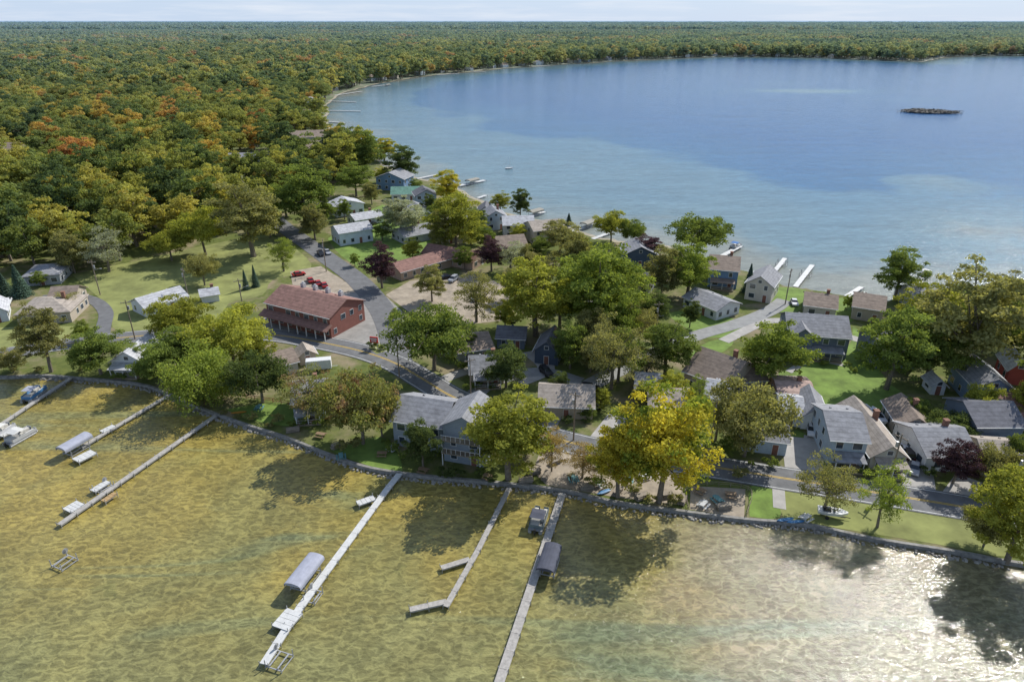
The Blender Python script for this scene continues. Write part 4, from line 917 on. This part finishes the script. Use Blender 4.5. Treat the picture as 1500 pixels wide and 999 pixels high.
# ------------------------------------------------------------------ poles, signs, yard things
M_pole = mat('pole_wood', (.25, .2, .15), .9, .2, 3)
def pole(px, py, h=10.5, ang=0.3, lamp=False):
    x, y = G(px, py); mb = MB(); mb.cyl((0, 0, -.3), (0, 0, h), .17, .11, 8); mb.box((0, 0, h-.7), (2.4, .12, .14), 0, 0)
    for k in (-1.05, -.4, .4, 1.05): mb.cyl((k, 0, h-.62), (k, 0, h-.38), .05, .04, 6, 1)
    mb.cyl((.3, .15, h-2.6), (.3, .15, h-1.6), .22, .22, 10, 1)
    if lamp: mb.cyl((0, 0, h-3), (1.9, 0, h-2.5), .05, .04, 6, 1); mb.box((2.1, 0, h-2.5), (.6, .25, .12), 0, 1)
    mb.obj('utility_pole', [M_pole, M_alu], None, (x, y, 0), ang)
PL = [(147, 432), (198, 497), (358, 462), (1150, 446), (1040, 660), (585, 552), (478, 398), (1300, 712), (278, 445), (840, 645), (1475, 740), (960, 500), (690, 590)]
for i, (a, b) in enumerate(PL): pole(a, b, 10.5, .3*i, i in (0, 2, 5))
x, y = G(549, 512); e = empty('roadside_sign', (x, y, .1), -.2); mb = MB(); [mb.cyl((k, 0, 0), (k, 0, 3.2), .08, .08, 8) for k in (-.8, .8)]; mb.obj('posts', [M_alu], e)
mb = MB(); mb.box((0, 0, 2.5), (2.0, .25, 1.5), 0, 0); mb.box((0, -.14, 2.75), (1.6, .04, .35), 0, 1); mb.box((0, -.14, 2.2), (1.3, .04, .25), 0, 1); mb.obj('sign_panel', [mat('sign_red', (.5, .03, .02), .5), M_trim], e)
def stop_sign(px, py):
    x, y = G(px, py); e = empty('stop_sign', (x, y, 0), .3); mb = MB(); mb.cyl((0, 0, 0), (0, 0, 2.9), .05, .05, 6); mb.obj('post', [M_alu], e)
    mb = MB(); mb.cyl((0, -.06, 2.5), (0, -.10, 2.5), .42, .42, 8); mb.obj('octagon', [mat('sign_red', (.5, .03, .02))], e)
stop_sign(598, 522)
def picnic(px, py, ang=0, col=(.25, .17, .1)):
    x, y = G(px, py); mb = MB(); mb.box((0, 0, .74), (1.8, .8, .06)); mb.box((0, .75, .44), (1.8, .28, .05)); mb.box((0, -.75, .44), (1.8, .28, .05))
    for k in (-.65, .65): mb.box((k, .35, .37), (.09, .1, .72)); mb.box((k, -.35, .37), (.09, .1, .72)); mb.box((k, 0, .38), (.08, 1.7, .08))
    mb.obj('picnic_table', [mat('table_%d' % int(col[0]*99), col)], None, (x, y, .05), ang)
for i, (a, b) in enumerate([(560, 668), (575, 660), (1050, 735), (1070, 728), (1030, 742), (500, 672), (470, 640), (880, 712), (840, 705), (620, 692), (1180, 762), (380, 600), (715, 702), (945, 700), (920, 706), (1025, 722)]): picnic(a, b, i, ((.25, .17, .1), (.5, .5, .48), (.12, .25, .25))[i % 3])
def stack(px, py, ang, n=4):
    x, y = G(px, py); mb = MB()
    for i in range(n): mb.box((U(-.15, .15), U(-.1, .1), .15+i*.2), (2.4, 1.0, .08), U(-.06, .06)); mb.box((0, .4, .05+i*.2), (2.3, .1, .1)); mb.box((0, -.4, .05+i*.2), (2.3, .1, .1))
    mb.obj('stacked_dock_sections', [mat('weathered_boards', (.27, .23, .18), .9, .25)], None, (x, y, .04), ang)
for a in [(782, 694, .4), (800, 700, 1.2), (770, 706, .1), (860, 715, .2), (495, 655, .7), (430, 632, .3), (905, 722, 1), (815, 678, .6), (1000, 735, 1.1), (1060, 745, .2), (975, 728, .2), (940, 730, .5)]: stack(*a)
mb = MB()
pth = smooth_path(GL([(1008, 748), (1010, 714), (1095, 718), (1093, 757)]), 6)
for i in range(len(pth)): mb.box((pth[i][0], pth[i][1], .45), (.08, .08, .9))
ribbon(pth, .05, .9, mb, 0, 0, .84); ribbon(pth, .04, .5, mb, 0, 0, .45); mb.obj('wooden_fence', [M_deckw])
mb = MB(); pth = smooth_path(GL([(300, 592), (340, 582), (430, 594)]), 8)
for q in pth: mb.box((q[0], q[1], .5), (.1, .1, 1.0))
ribbon(pth, .06, .95, mb, 0, 0, .85); ribbon(pth, .06, .5, mb, 0, 0, .42); mb.obj('wooden_fence', [mat('fence_red', (.25, .07, .05))])
mb = MB()
for i in range(900):
    k = random.randrange(20, len(near_shore)-12); t = R(); x = near_shore[k][0]*(1-t)+near_shore[k+1][0]*t; y = near_shore[k][1]*(1-t)+near_shore[k+1][1]*t
    s_ = U(.15, .5); mb.box((x+U(-.4, .4), y-U(.3, 1.3), WZ+s_*.2), (s_*U(.8, 1.5), s_, s_*.8), U(0, 3), 0, U(.5, .8))
mb.obj('shore_rocks', [mat('rock', (.30, .28, .25), .9, .3, 1)])
def kayak(px, py, ang, col):
    x, y = G(px, py); mb = MB(); n = 8; V = []
    for i in range(n+1):
        t = -1+2*i/n; w = .36*math.sqrt(max(0, 1-t*t))+.01; V += [(t*1.5, -w, .25), (t*1.5, 0, .05+.1*t*t), (t*1.5, w, .25), (t*1.5, 0, .34)]
    F = []
    for i in range(n):
        for j in range(4): F.append((4*i+j, 4*i+(j+1) % 4, 4*i+4+(j+1) % 4, 4*i+4+j))
    mb.add(V, F); mb.obj('kayak', [mat('kayak_%d' % int(col[0]*99), col, .4)], None, (x, y, .1), ang)
kayak(1150, 763, .2, (.05, .2, .4)); kayak(1165, 766, .1, (.05, .35, .5)); kayak(462, 618, .4, (.5, .2, .03)); kayak(485, 612, .8, (.5, .08, .04)); kayak(350, 606, .2, (.5, .15, .05)); kayak(885, 722, .5, (.05, .2, .4))

# ------------------------------------------------------------------ light, sky, camera
EL, AZ = math.radians(42), math.radians(44)
sv = Vector((math.sin(AZ)*math.cos(EL), math.cos(AZ)*math.cos(EL), math.sin(EL)))
ld = bpy.data.lights.new('sun', 'SUN'); ld.energy = 5.0; ld.angle = math.radians(.5); ld.color = (1, .97, .92)
lo = bpy.data.objects.new('sun', ld); COL.objects.link(lo); lo.rotation_euler = sv.to_track_quat('Z', 'Y').to_euler(); lo.location = (0, 0, 200)
w = bpy.data.worlds.new('World'); scene.world = w; w.use_nodes = True; nt = w.node_tree; nt.nodes.clear()
sky = nt.nodes.new('ShaderNodeTexSky'); sky.sky_type = 'NISHITA'; sky.sun_disc = False; sky.sun_elevation = EL; sky.sun_rotation = AZ
sky.air_density = 1.0; sky.dust_density = .4; sky.ozone_density = 2.0; sky.altitude = 300
# thin high cloud and milky horizon haze
tc = nt.nodes.new('ShaderNodeTexCoord'); sp = nt.nodes.new('ShaderNodeSeparateXYZ'); nt.links.new(tc.outputs['Generated'], sp.inputs[0])
mp = nt.nodes.new('ShaderNodeMapping'); mp.inputs['Scale'].default_value = (3, 3, 40); nt.links.new(tc.outputs['Generated'], mp.inputs[0])
cl = mrange(nt, noise(nt, mp.outputs[0], 2.0, 5, .6), .45, .70, 0, .6)
hz = mrange(nt, sp.outputs[2], 0.0, .30, .9, .0, True)
c = mixc(nt, hz, sky.outputs[0], (3.7, 4.6, 6.0)); c = mixc(nt, cl, c, (5.6, 5.9, 6.4))
bg = nt.nodes.new('ShaderNodeBackground'); bg.inputs[1].default_value = .15; out = nt.nodes.new('ShaderNodeOutputWorld')
nt.links.new(c, bg.inputs[0]); nt.links.new(bg.outputs[0], out.inputs[0])
cd = bpy.data.cameras.new('camera'); cd.lens = 24; cd.sensor_width = 36; cd.clip_start = 1; cd.clip_end = 100000
co = bpy.data.objects.new('camera', cd); COL.objects.link(co); co.location = (0, 0, CAM_H); co.rotation_euler = (math.pi/2-TH, 0, 0)
scene.camera = co
scene.view_settings.view_transform = 'Standard'; scene.view_settings.look = 'None'; scene.view_settings.exposure = 0
